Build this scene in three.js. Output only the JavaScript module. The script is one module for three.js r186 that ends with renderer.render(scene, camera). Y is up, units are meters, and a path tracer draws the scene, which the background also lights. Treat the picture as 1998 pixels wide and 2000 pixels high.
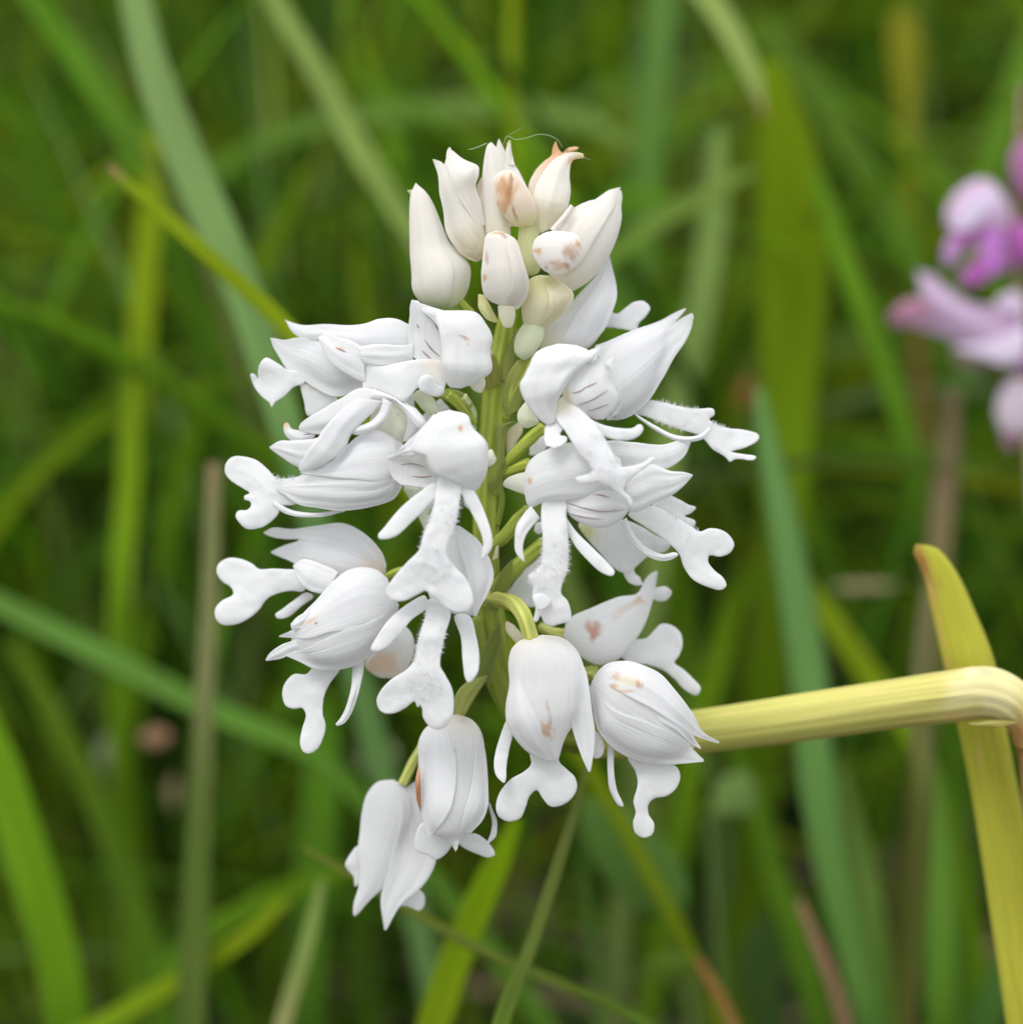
import * as THREE from 'three';
import { mergeGeometries } from 'three/addons/utils/BufferGeometryUtils.js';

// ---------- camera, sky, sun, exposure ----------
const PITCH = 22 * Math.PI / 180;          // the lens looks down by this much
const DIST = 0.16;                         // lens to the flower spike, metres
const FLOWER_H = 0.13;                     // height of the middle of the spike above the ground
const UNIT = 0.087 / 1998;                 // metres per drawing unit at the spike
const HALF = 1000 * UNIT;
const camera = new THREE.PerspectiveCamera(2 * Math.atan(HALF / DIST) * 180 / Math.PI, 1998 / 2000, 0.01, 200);
camera.position.set(0, FLOWER_H + DIST * Math.sin(PITCH), DIST * Math.cos(PITCH));
camera.lookAt(0, FLOWER_H, 0);
camera.updateMatrixWorld(true);
camera.focus = DIST - 70 * UNIT;
camera.userData.fStop = 10;

const scene = new THREE.Scene();
{
  const w = 64, h = 32, data = new Float32Array(w * h * 4);
  for (let r = 0; r < h; r++) for (let c = 0; c < w; c++) {
    const s = Math.sin(((r + 0.5) / h - 0.5) * Math.PI), k = (r * w + c) * 4;
    const v = s > 0 ? 0.66 + 0.36 * s : 0.12;
    data[k] = v * 0.98; data[k + 1] = v * 1.0; data[k + 2] = v * 1.05; data[k + 3] = 1;
  }
  const sky = new THREE.DataTexture(data, w, h, THREE.RGBAFormat, THREE.FloatType);
  sky.mapping = THREE.EquirectangularReflectionMapping;
  sky.magFilter = THREE.LinearFilter; sky.minFilter = THREE.LinearFilter;
  sky.needsUpdate = true;
  scene.background = sky; scene.environment = sky;
}
const sun = new THREE.DirectionalLight(new THREE.Color(1, 0.97, 0.92), 1.1);
sun.position.set(-0.35, 1.0, 0.2); sun.castShadow = true; sun.shadow.radius = 50;
Object.assign(sun.shadow.camera, { left: -0.6, right: 0.6, top: 0.6, bottom: -0.6, near: 0.1, far: 4 });
scene.add(sun, sun.target);
const renderer = new THREE.WebGLRenderer({ antialias: true });
renderer.toneMapping = THREE.LinearToneMapping;
renderer.toneMappingExposure = 1.76;
renderer.shadowMap.enabled = true;

// ---------- helpers ----------
let seed = 7;
const rnd = () => { seed = (seed * 1664525 + 1013904223) >>> 0; return seed / 4294967296; };
const rr = (a, b) => a + (b - a) * rnd();
const hash = (x, y, z) => { let h = (x * 374761393 + y * 668265263 + z * 2147483647) | 0; h = Math.imul(h ^ (h >>> 13), 1274126177); return ((h ^ (h >>> 16)) >>> 0) / 4294967296; };
function noise(x, y, z = 0) {                // smooth value noise, -1 to 1
  const xi = Math.floor(x), yi = Math.floor(y), zi = Math.floor(z); let fx = x - xi, fy = y - yi, fz = z - zi;
  fx = fx * fx * (3 - 2 * fx); fy = fy * fy * (3 - 2 * fy); fz = fz * fz * (3 - 2 * fz);
  const g = (a, b, c) => hash(xi + a, yi + b, zi + c), m = (a, b, t) => a + (b - a) * t;
  return 2 * m(m(m(g(0, 0, 0), g(1, 0, 0), fx), m(g(0, 1, 0), g(1, 1, 0), fx), fy), m(m(g(0, 0, 1), g(1, 0, 1), fx), m(g(0, 1, 1), g(1, 1, 1), fx), fy), fz) - 1;
}
const sstep = (a, b, x) => { const t = Math.min(1, Math.max(0, (x - a) / (b - a))); return t * t * (3 - 2 * t); };
const mix = (a, b, t) => a + (b - a) * t;
const mix3 = (a, b, t) => [mix(a[0], b[0], t), mix(a[1], b[1], t), mix(a[2], b[2], t)];
const RIGHT = new THREE.Vector3(), UPV = new THREE.Vector3(), BACK = new THREE.Vector3();
camera.matrixWorld.extractBasis(RIGHT, UPV, BACK);
// a point of the drawing (x right, y down, z towards the lens, all in UNITs) as a place in the world
function place(x, y, z) {
  const d = DIST - z * UNIT, k = d / DIST * UNIT;
  return new THREE.Vector3().copy(camera.position).addScaledVector(RIGHT, (x - 999) * k).addScaledVector(UPV, -(y - 1000) * k).addScaledVector(BACK, -d);
}
const zAnchor = (z) => typeof z === 'number' ? () => z : (t) => { const n = z.length - 1, q = Math.min(0.99999, Math.max(0, t)) * n, i = Math.floor(q), f = q - i; return mix(z[i], z[i + 1], f * f * (3 - 2 * f) * 0.5 + f * 0.5); };

// real colours of the surfaces (linear)
const C = {
  white: [0.875, 0.875, 0.88], cream: [0.88, 0.83, 0.66], warm: [0.90, 0.82, 0.71], pale: [0.72, 0.77, 0.50], green: [0.30, 0.37, 0.06], bract: [0.36, 0.42, 0.08],
  peach: [0.86, 0.60, 0.38], brown: [0.42, 0.19, 0.07], tan: [0.70, 0.40, 0.19], mauve: [0.42, 0.22, 0.26], pink: [0.62, 0.36, 0.28], grey: [0.5, 0.47, 0.44], lime: [0.75, 0.74, 0.40],
};
function grain(n, f) {                        // fine relief of the petals' cells
  const a = new Uint8Array(n * n * 4);
  for (let y = 0; y < n; y++) for (let x = 0; x < n; x++) {
    const u = x / n, v = y / n, q = (s, k) => noise(Math.cos(u * 6.2832) * s + k, Math.sin(u * 6.2832) * s + Math.cos(v * 6.2832) * s, Math.sin(v * 6.2832) * s + k);
    const g = 128 + 60 * q(f, 3) + 55 * q(f * 2.3, 9), k = (y * n + x) * 4;
    a[k] = a[k + 1] = a[k + 2] = Math.max(0, Math.min(255, g)); a[k + 3] = 255;
  }
  const t = new THREE.DataTexture(a, n, n); t.wrapS = t.wrapT = THREE.RepeatWrapping; t.magFilter = THREE.LinearFilter; t.needsUpdate = true;
  return t;
}
const cells = grain(256, 14); cells.repeat.set(320, 320);
const grit = grain(256, 12); grit.repeat.set(190, 190);
function streaks(n, lo, hi, srgb) {            // fine lines along a petal, as its veins make
  const a = new Uint8Array(n * n * 4);
  for (let y = 0; y < n; y++) for (let x = 0; x < n; x++) {
    const u = x / n * 6.28318, v = y / n * 6.28318, q = (f, g, k) => noise(Math.cos(u) * f + k, Math.sin(u) * f + Math.cos(v) * g, Math.sin(v) * g - k);
    const t = 0.5 + 0.3 * q(7, 0.5, 2) + 0.28 * q(17, 0.9, 5) + 0.12 * q(30, 6, 8), g = 255 * Math.max(0, Math.min(1, mix(lo, hi, t))), k = (y * n + x) * 4;
    a[k] = a[k + 1] = a[k + 2] = g; a[k + 3] = 255;
  }
  const t = new THREE.DataTexture(a, n, n); t.wrapS = t.wrapT = THREE.RepeatWrapping; t.magFilter = THREE.LinearFilter; t.needsUpdate = true;
  t.repeat.set(150, 60);
  return t;
}
const M = {
  petal: new THREE.MeshPhysicalMaterial({ color: 0xffffff, vertexColors: true, roughness: 1, transmission: 0.56, thickness: 0, ior: 1.4, map: streaks(256, 0.94, 1.02), bumpMap: streaks(256, 0, 1), bumpScale: 0.00003, side: THREE.DoubleSide }),
  lip: new THREE.MeshPhysicalMaterial({ color: new THREE.Color().setRGB(0.97, 0.97, 0.972), vertexColors: true, roughness: 1, transmission: 0.52, thickness: 0, ior: 1.4, bumpMap: grit, bumpScale: 0.00003, side: THREE.DoubleSide }),
  stem: new THREE.MeshPhysicalMaterial({ color: 0xffffff, vertexColors: true, roughness: 0.6, specularIntensity: 0.6, bumpMap: cells, bumpScale: 0.00001 }),
  leaf: new THREE.MeshPhysicalMaterial({ color: 0xffffff, vertexColors: true, roughness: 1, transmission: 0.45, thickness: 0, specularIntensity: 0.06, side: THREE.DoubleSide }),
  sheath: new THREE.MeshPhysicalMaterial({ color: 0xffffff, vertexColors: true, roughness: 1, transmission: 0.35, thickness: 0, specularIntensity: 0.2, map: streaks(256, 0.78, 1.12), bumpMap: streaks(256, 0, 1), bumpScale: 0.00006, side: THREE.DoubleSide }),
  dry: new THREE.MeshStandardMaterial({ color: 0xffffff, vertexColors: true, roughness: 0.95 }),
};

let base = new THREE.Vector3();               // base of the thing being built; its parts are kept relative to it
const taken = {};
const numbered = (n) => { const k = taken[n] = (taken[n] ?? -1) + 1; return k ? `${n}_${String(k).padStart(3, '0')}` : n; };
function thing(name, label, category, at, group) {
  const o = new THREE.Group(); o.name = numbered(name); o.position.copy(at); o.userData = { label, category };
  if (group) o.userData.group = group;
  scene.add(o); base = at.clone();
  return o;
}
function part(name, geo, mat, parent, label) {
  const list = (Array.isArray(geo) ? geo : [geo]);
  const m = new THREE.Mesh(list.length > 1 ? mergeGeometries(list) : list[0], mat);
  m.name = name; m.castShadow = m.receiveShadow = true; if (label) m.userData.label = label;
  parent.add(m); return m;
}
function sub(name, parent, label) { const g = new THREE.Group(); g.name = name; if (label) g.userData.label = label; parent.add(g); return g; }

function geometry(pos, col, idx, uv) {
  const g = new THREE.BufferGeometry();
  g.setAttribute('position', new THREE.Float32BufferAttribute(pos, 3));
  g.setAttribute('color', new THREE.Float32BufferAttribute(col, 3));
  g.setAttribute('uv', new THREE.Float32BufferAttribute(uv, 2));
  g.setIndex(idx); g.computeVertexNormals();
  return g;
}
// colour of a petal at a point of the drawing, with its stains (each x, y, rx, ry, colour, strength, turn)
function tinted(c, stains, x, y, back) {
  if (!stains || back) return c;
  for (const [sx, sy, rx, ry, name, k = 1, turn = 0] of stains) {
    const dx = x - sx, dy = y - sy, u = (dx * Math.cos(turn) + dy * Math.sin(turn)) / rx, v = (-dx * Math.sin(turn) + dy * Math.cos(turn)) / ry;
    const d = Math.hypot(u, v) + 0.42 * noise(u * 1.9 + sx, v * 1.5 + sy) + 0.24 * noise(u * 5 + sy, v * 2.2);
    if (d < 1.15) c = mix3(c, C[name], k * sstep(1.15, 0.25, d));
  }
  return c;
}
const curve = (T, pts) => { const c = new THREE.CatmullRomCurve3(pts.map(([x, y]) => new THREE.Vector3(T[0] + x * T[2], T[1] + y * T[2], 0)), false, 'centripetal'); c.arcLengthDivisions = 120; return c; };
const stainsIn = (T, st) => st && st.map(([x, y, a, b, n, k, t]) => [T[0] + x * T[2], T[1] + y * T[2], a * T[2], b * T[2], n, k, t]);

// A petal, sepal or bud between two edges that run from its base to its tip, rounded across, with thickness.
// o: z depth (number or list base to tip), bulge, th [from, to] degrees of a round section or 'pod' for the whole of it, arc degrees for a shallow one
let lastPod = null;                            // front of the last closed body, for the sepals that lie on it
function surface(g, x, y) {
  let m = 1e9; for (const p of g) { const d = (p[0] - x) ** 2 + (p[1] - y) ** 2; if (d < m) m = d; }
  let s = 0, w = 0; for (const p of g) { const k = Math.exp((m - (p[0] - x) ** 2 - (p[1] - y) ** 2) / 70); if (k > 1e-4) { s += k * p[2]; w += k; } }
  return s / w;
}
function loft(T, Lp, Rp, o = {}) {
  const L = curve(T, Lp), R = curve(T, Rp), zf = zAnchor(o.z ?? 0), pod = o.th === 'pod';
  const nv = o.nv ?? (o.st ? 90 : 48), nu = o.nu ?? (o.st ? (pod ? 110 : 70) : pod ? 52 : 34), bulge = o.bulge ?? 0.8, thick = o.thick ?? (o.on ? 1.6 : 2.2), st = stainsIn(T, o.st), sd = (Lp[0][0] * 0.37 + Lp[0][1] * 0.11) % 50;
  const ribs = o.ribs ?? 5, rib = o.rib ?? 0.9, warp = o.warp ?? 2.2, col0 = o.col ?? C.white, baseCol = o.base ?? null, tipCol = o.tip ?? null, baseLen = o.baseLen ?? 0.35, tipLen = o.tipLen ?? 0.15;
  const A = (o.arc ?? 75) * Math.PI / 180, lift = o.lift ?? 0, under = o.on ? lastPod : null, up = zAnchor(o.up ?? [0.5, 5, 6, 5]);
  const grid = [], cols = [];
  for (let j = 0; j <= nv; j++) {
    const t = j / nv, l = L.getPointAt(t), r = R.getPointAt(t), mx = (l.x + r.x) / 2, my = (l.y + r.y) / 2;
    let hx = (r.x - l.x) / 2, hy = (r.y - l.y) / 2; const half = Math.hypot(hx, hy);
    let cap = 1;
    if (pod) { if (t < 0.09) cap *= Math.sqrt(Math.max(0, 1 - (1 - t / 0.09) ** 2)); if (t > 0.94) cap *= Math.sqrt(Math.max(0, 1 - ((t - 0.94) / 0.06) ** 2)); }
    for (let i = 0; i <= nu; i++) {
      const s = i / nu; let a, sx, sz;
      if (pod) { a = (s * 2 - 1) * Math.PI; sx = Math.sin(a); sz = Math.cos(a); }
      else if (o.th) { const ta = typeof o.th[0] === 'number' ? o.th : [zAnchor(o.th[0])(t), zAnchor(o.th[1])(t)]; a = mix(ta[0], ta[1], s) * Math.PI / 180; sx = Math.sin(a); sz = Math.cos(a); }
      else { a = (s * 2 - 1) * A; sx = Math.sin(a) / Math.sin(A); sz = (Math.cos(a) - Math.cos(A)) / (1 - Math.cos(A)); }
      const fade = Math.min(1, 5 * Math.min(s, 1 - s)) * Math.min(1, 4 * t, 4 * (1 - t));
      const rel = (rib * Math.cos(a * ribs + 1.3 * noise(t * 2 + sd, s * 3)) + warp * noise(t * 3.1 + sd, s * 2.6, sd) * 1.3) * (pod || o.th ? Math.min(1, 6 * t, 6 * (1 - t)) : fade);
      const k = (1 + lift) * cap * (1 + (pod || o.th ? rel / Math.max(half, 8) * 0.5 : 0));
      const edge = pod ? 1 : 1 + 0.035 * noise(t * 8 + sd, sx > 0 ? 3 : 9, sd) * Math.abs(sx) ** 3;
      const x = mx + hx * sx * k * edge, y = my + hy * sx * k * edge;
      const z = under ? surface(under, x, y) + up(t) + 0.6 * rel : zf(t) + bulge * half * sz * k + (pod || o.th ? 0 : rel) + lift * half;
      let c = col0;
      if (baseCol) c = mix3(c, baseCol, sstep(baseLen, 0, t + 0.05 * noise(s * 6 + sd, t * 5)));
      if (tipCol) c = mix3(c, tipCol, sstep(1 - tipLen, 1, t + 0.06 * noise(s * 5, sd)));
      grid.push([x, y, z]); cols.push(tinted(c, st, x, y, pod && sz < -0.1));
    }
  }
  if (pod) lastPod = grid.filter((g, n) => { const i = n % (nu + 1); return i >= nu * 0.25 && i <= nu * 0.75; });
  const at = (j, i) => j * (nu + 1) + i, pos = [], col = [], uv = [], idx = [];
  const pt = grid.map((g) => place(...g).sub(base));
  const jm = Math.round(nv * 0.45), im = Math.round(nu / 2), e1 = pt[at(jm + 1, im)].clone().sub(pt[at(jm, im)]), e2 = pt[at(jm, im + 1)].clone().sub(pt[at(jm, im)]);
  const flip = e2.cross(e1).dot(BACK) < 0 ? -1 : 1;
  const wide = Math.hypot(L.getPointAt(0.5).x - R.getPointAt(0.5).x, L.getPointAt(0.5).y - R.getPointAt(0.5).y) * UNIT * (pod ? 3 : 1.2), long = L.getLength() * UNIT;
  const put = (p, c, n) => { pos.push(p.x, p.y, p.z); col.push(...c); uv.push((n % (nu + 1)) / nu * wide + sd, Math.floor(n / (nu + 1)) / nv * long + sd); };
  pt.forEach((p, n) => put(p, cols[n], n));
  const quad = (a, b, c, d, f) => f > 0 ? idx.push(a, b, c, a, c, d) : idx.push(a, c, b, a, d, c);
  for (let j = 0; j < nv; j++) for (let i = 0; i < nu; i++) quad(at(j, i), at(j, i + 1), at(j + 1, i + 1), at(j + 1, i), flip);
  if (pod) {
    // the two rows of the seam meet at the back
    for (let j = 0; j <= nv; j++) { const a = at(j, 0), b = at(j, nu); for (let k = 0; k < 3; k++) pos[b * 3 + k] = pos[a * 3 + k]; }
  } else {
    const g0 = geometry(pos, col, idx, uv), nn = g0.attributes.normal, n0 = pt.length;
    for (let n = 0; n < n0; n++) {
      const j = Math.floor(n / (nu + 1)), i = n % (nu + 1), th = thick * UNIT * (i === 0 || i === nu || j === nv ? 0.6 : 1);
      put(new THREE.Vector3(pt[n].x - nn.getX(n) * th, pt[n].y - nn.getY(n) * th, pt[n].z - nn.getZ(n) * th), cols[n], n);
    }
    for (let j = 0; j < nv; j++) for (let i = 0; i < nu; i++) quad(n0 + at(j, i), n0 + at(j, i + 1), n0 + at(j + 1, i + 1), n0 + at(j + 1, i), -flip);
    for (let j = 0; j < nv; j++) { quad(at(j, 0), at(j + 1, 0), n0 + at(j + 1, 0), n0 + at(j, 0), flip); quad(at(j, nu), at(j + 1, nu), n0 + at(j + 1, nu), n0 + at(j, nu), -flip); }
    for (let i = 0; i < nu; i++) { quad(at(0, i), at(0, i + 1), n0 + at(0, i + 1), n0 + at(0, i), -flip); quad(at(nv, i), at(nv, i + 1), n0 + at(nv, i + 1), n0 + at(nv, i), flip); }
  }
  const g = geometry(pos, col, idx, uv);
  if (o.veins) {
    const lines = o.veins.map((v) => {
      const c = curve(T, v), P = [];
      for (let k = 0; k <= 14; k++) { const q = c.getPointAt(k / 14); let best = 1e9, z = 0; grid.forEach((w) => { const d = (w[0] - q.x) ** 2 + (w[1] - q.y) ** 2; if (d < best) { best = d; z = w[2]; } }); P.push([q.x, q.y, z + 0.6, 1.25 * Math.sin(Math.PI * (0.08 + 0.84 * k / 14))]); }
      return tube([0, 0, 1], P, { col: [0.45, 0.27, 0.31], ridge: 0, nv: 20, nu: 6 });
    });
    return mergeGeometries([g, ...lines]);
  }
  return g;
}

// A round stalk through points [x, y, z, radius]
function tube(T, P, o = {}) {
  const c = new THREE.CatmullRomCurve3(P.map(([x, y, z]) => new THREE.Vector3(T[0] + x * T[2], T[1] + y * T[2], z)), false, 'centripetal');
  const nv = o.nv ?? 40, nu = o.nu ?? 20, pos = [], col = [], uv = [], idx = [], n = P.length - 1, ridge = o.ridge ?? 0.06, nr = o.ridges ?? 6, twist = o.twist ?? 0.6;
  const X = new THREE.Vector3(), st = stainsIn(T, o.st);
  let side = null;
  for (let j = 0; j <= nv; j++) {
    const t = j / nv, p = c.getPoint(t), d = c.getTangent(t), q = Math.min(n - 1e-6, t * n), i0 = Math.floor(q), rad = mix(P[i0][3], P[i0 + 1][3], q - i0) * T[2];
    if (!side) { side = new THREE.Vector3(0, 0, 1); if (Math.abs(d.z) > 0.8) side.set(1, 0, 0); }
    side.addScaledVector(d, -side.dot(d)).normalize(); X.crossVectors(d, side);
    for (let i = 0; i <= nu; i++) {
      const a = (i % nu) / nu * Math.PI * 2, r = rad * (1 + ridge * Math.cos(a * nr + t * twist * 6) + (o.lump ?? 0.03) * noise(t * 9, a, P[0][0]));
      const x = p.x + (side.x * Math.cos(a) + X.x * Math.sin(a)) * r, y = p.y + (side.y * Math.cos(a) + X.y * Math.sin(a)) * r, z = p.z + (side.z * Math.cos(a) + X.z * Math.sin(a)) * r;
      const w = place(x, y, z).sub(base); pos.push(w.x, w.y, w.z); uv.push(w.x, w.y * 0.8 + w.z * 0.6);
      let k = o.col ?? C.green; if (o.col2) k = mix3(k, o.col2, t); if (ridge) k = k.map((v) => v * (1 + 0.16 * Math.min(1, ridge / 0.06) * Math.cos(a * nr + t * twist * 6) + 0.1 * noise(Math.cos(a) * 5, t * 4, Math.sin(a) * 5) + (o.fibre ?? 0.12) * noise(Math.cos(a) * 20, t * 4, Math.sin(a) * 20)));
      col.push(...tinted(k, st, x, y, false));
    }
  }
  for (let j = 0; j < nv; j++) for (let i = 0; i < nu; i++) { const a = j * (nu + 1) + i, b = a + nu + 1; idx.push(a, b, a + 1, a + 1, b, b + 1); }
  for (const j of [0, nv]) { const k = pos.length / 3, w = place(T[0] + P[j ? n : 0][0] * T[2], T[1] + P[j ? n : 0][1] * T[2], P[j ? n : 0][2]).sub(base), a0 = j * (nu + 1); pos.push(w.x, w.y, w.z); uv.push(w.x, w.y); col.push(...(o.capCol ?? (j ? o.col2 : null) ?? o.col ?? C.green)); for (let i = 0; i < nu; i++) j ? idx.push(k, a0 + i + 1, a0 + i) : idx.push(k, a0 + i, a0 + i + 1); }
  return geometry(pos, col, idx, uv);
}

// A lobed petal of any outline: cushioned on both faces, bent in depth through the anchors [x, y, z], with fine hairs where asked
function sheet(T, out, o = {}) {
  const c = new THREE.CatmullRomCurve3(out.map(([x, y]) => new THREE.Vector3(T[0] + x * T[2], T[1] + y * T[2], 0)), true, 'centripetal');
  const N = 220, ring = c.getPoints(N).slice(0, N).map((p) => [p.x, p.y]), h = o.h ?? 3.2, thick = (o.thick ?? 6) * 0.34, rim = (o.rim ?? 15) * 0.7, st = stainsIn(T, o.st), sd = out[0][0] % 37;
  const xs = ring.map((p) => p[0]), ys = ring.map((p) => p[1]), x0 = Math.min(...xs) - h * 1.5, y0 = Math.min(...ys) - h * 1.5, nx = Math.ceil((Math.max(...xs) + h * 1.5 - x0) / h), ny = Math.ceil((Math.max(...ys) + h * 1.5 - y0) / h);
  function sdf(x, y) {
    let d = 1e9, inside = false;
    for (let i = 0, j = N - 1; i < N; j = i++) {
      const [ax, ay] = ring[j], [bx, by] = ring[i], ex = bx - ax, ey = by - ay, q = Math.min(1, Math.max(0, ((x - ax) * ex + (y - ay) * ey) / (ex * ex + ey * ey + 1e-9)));
      d = Math.min(d, (ax + ex * q - x) ** 2 + (ay + ey * q - y) ** 2);
      if ((ay > y) !== (by > y) && x < (bx - ax) * (y - ay) / (by - ay) + ax) inside = !inside;
    }
    return inside ? Math.sqrt(d) : -Math.sqrt(d);
  }
  // depth through the anchors
  const an = typeof o.z === 'number' || o.z === undefined ? [[x0, y0, o.z ?? 0]] : o.z.map(([x, y, z]) => [T[0] + x * T[2], T[1] + y * T[2], z]);
  let depth;
  if (an.length === 1) depth = () => an[0][2];
  else if (an.length === 2) { const [a, b] = an, ex = b[0] - a[0], ey = b[1] - a[1], l = ex * ex + ey * ey; depth = (x, y) => mix(a[2], b[2], Math.min(1.3, Math.max(-0.3, ((x - a[0]) * ex + (y - a[1]) * ey) / l))); }
  else {
    const n = an.length, m = [];
    for (let i = 0; i <= n; i++) { const row = []; for (let j = 0; j <= n; j++) row.push(i < n && j < n ? Math.hypot(an[i][0] - an[j][0], an[i][1] - an[j][1]) : i === n && j === n ? 0 : 1); row.push(i < n ? an[i][2] : 0); m.push(row); }
    for (let i = 0; i <= n; i++) { let p = i; for (let k = i; k <= n; k++) if (Math.abs(m[k][i]) > Math.abs(m[p][i])) p = k; [m[i], m[p]] = [m[p], m[i]]; for (let k = 0; k <= n; k++) if (k !== i) { const f = m[k][i] / m[i][i]; for (let j = i; j <= n + 1; j++) m[k][j] -= f * m[i][j]; } }
    const w = m.map((r, i) => r[n + 1] / r[i]);
    const raw = (x, y) => { let z = w[n]; for (let i = 0; i < n; i++) z += w[i] * Math.sqrt((an[i][0] - x) ** 2 + (an[i][1] - y) ** 2 + 60); return z; };
    depth = raw;
  }
  const D = []; for (let j = 0; j <= ny; j++) for (let i = 0; i <= nx; i++) D.push(sdf(x0 + i * h, y0 + j * h));
  const pos = [], col = [], uv = [], idx = [], key = new Map(), hairs = [];
  const col0 = o.col ?? C.white;
  function vert(x, y, d, id, face) {
    const kk = d <= 0.001 ? id : id + (face > 0 ? 'f' : 'b');
    if (key.has(kk)) return key.get(kk);
    const q = Math.min(1, d / rim), prof = thick * Math.sqrt(Math.max(0, 1 - (1 - q) ** 2)) + (o.dome ?? 0) * sstep(0, o.domeR ?? 60, d);
    const wob = 2.6 * noise(x * 0.022 + sd, y * 0.022) + 0.9 * noise(x * 0.07, y * 0.07 + sd) + 0.3 * (o.crinkle ?? 0.35) * noise(x * 0.3, y * 0.3);
    const ruf = 2.2 * sstep(22, 0, d) * noise(x * 0.045 + sd * 2, y * 0.045, 7), z = depth(x, y) + wob + ruf + face * prof, w = place(x, y, z).sub(base);
    pos.push(w.x, w.y, w.z); uv.push(w.x, w.y * 0.8 + w.z * 0.6); 
    let cc = col0; if (o.grad) cc = mix3(cc, o.grad[2], sstep(o.grad[1] * 1, o.grad[0] * 1, (y - T[1]) / T[2]));
    if (o.spot) for (const [sx, sy, r, name, k] of o.spot) cc = mix3(cc, C[name], k * sstep(r, 0, Math.hypot((x - T[0]) / T[2] - sx, (y - T[1]) / T[2] - sy)));
    col.push(...tinted(cc, st, x, y, face < 0));
    key.set(kk, pos.length / 3 - 1); return pos.length / 3 - 1;
  }
  for (let j = 0; j < ny; j++) for (let i = 0; i < nx; i++) {
    const q = [[i, j], [i + 1, j], [i + 1, j + 1], [i, j + 1]], d = q.map(([a, b]) => D[b * (nx + 1) + a]);
    if (d.every((v) => v <= 0)) continue;
    const poly = [];
    for (let k = 0; k < 4; k++) {
      const n = (k + 1) % 4, [ai, aj] = q[k], [bi, bj] = q[n];
      if (d[k] > 0) poly.push([x0 + ai * h, y0 + aj * h, d[k], `${ai},${aj}`]);
      if ((d[k] > 0) !== (d[n] > 0)) { const f = d[k] / (d[k] - d[n]); poly.push([x0 + mix(ai, bi, f) * h, y0 + mix(aj, bj, f) * h, 0, [`${ai},${aj}`, `${bi},${bj}`].sort().join('|')]); }
    }
    for (const face of [1, -1]) {
      const v = poly.map((p) => vert(p[0], p[1], p[2], p[3], face));
      for (let k = 1; k < v.length - 1; k++) face > 0 ? idx.push(v[0], v[k + 1], v[k]) : idx.push(v[0], v[k], v[k + 1]);
    }
  }
  const g = geometry(pos, col, idx, uv);
  if (!o.hairs) return g;
  // fine hairs along the rim and over the face, inside the given circles [x, y, r, count]
  for (const [hx, hy, hr, count] of o.hairs) {
    const cx = T[0] + hx * T[2], cy = T[1] + hy * T[2], R = hr * T[2];
    let made = 0;
    for (let tries = 0; tries < count * 20 && made < count * 0.95; tries++) {
      const a = rnd() * 6.2832, r = R * Math.sqrt(rnd()), x = cx + Math.cos(a) * r, y = cy + Math.sin(a) * r, d = sdf(x, y);
      if (d < 0 || (d > 4 && rnd() < 0.92)) continue;
      made++;
      const e = 2, gx = sdf(x + e, y) - sdf(x - e, y), gy = sdf(x, y + e) - sdf(x, y - e), gl = Math.hypot(gx, gy) + 1e-6, near = d < 5 ? 1 : 0.25, len = rr(4.5, 10);
      const prof = thick * Math.sqrt(Math.max(0, 1 - (1 - Math.min(1, d / rim)) ** 2)), z = depth(x, y) + prof;
      const p = place(x, y, z).sub(base), tip = place(x - gx / gl * len * near + rr(-2, 2), y - gy / gl * len * near + rr(-2, 2), z + len * (1.1 - near) + 1).sub(base);
      const s = RIGHT.clone().multiplyScalar(0.85 * UNIT), u = UPV.clone().multiplyScalar(0.85 * UNIT), b = hairs.length / 3;
      for (const v of [p.clone().add(s), p.clone().addScaledVector(s, -0.5).add(u), p.clone().addScaledVector(s, -0.5).sub(u), tip]) hairs.push(v.x, v.y, v.z);
    }
  }
  const n = hairs.length / 12, hc = [], hu = [], hi = [];
  for (let k = 0; k < n; k++) { const b = k * 4; hi.push(b, b + 1, b + 3, b + 1, b + 2, b + 3, b + 2, b, b + 3); for (let j = 0; j < 4; j++) { hc.push(...C.white); hu.push(0, 0); } }
  return n ? mergeGeometries([g, geometry(hairs, hc, hi, hu)]) : g;
}

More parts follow.
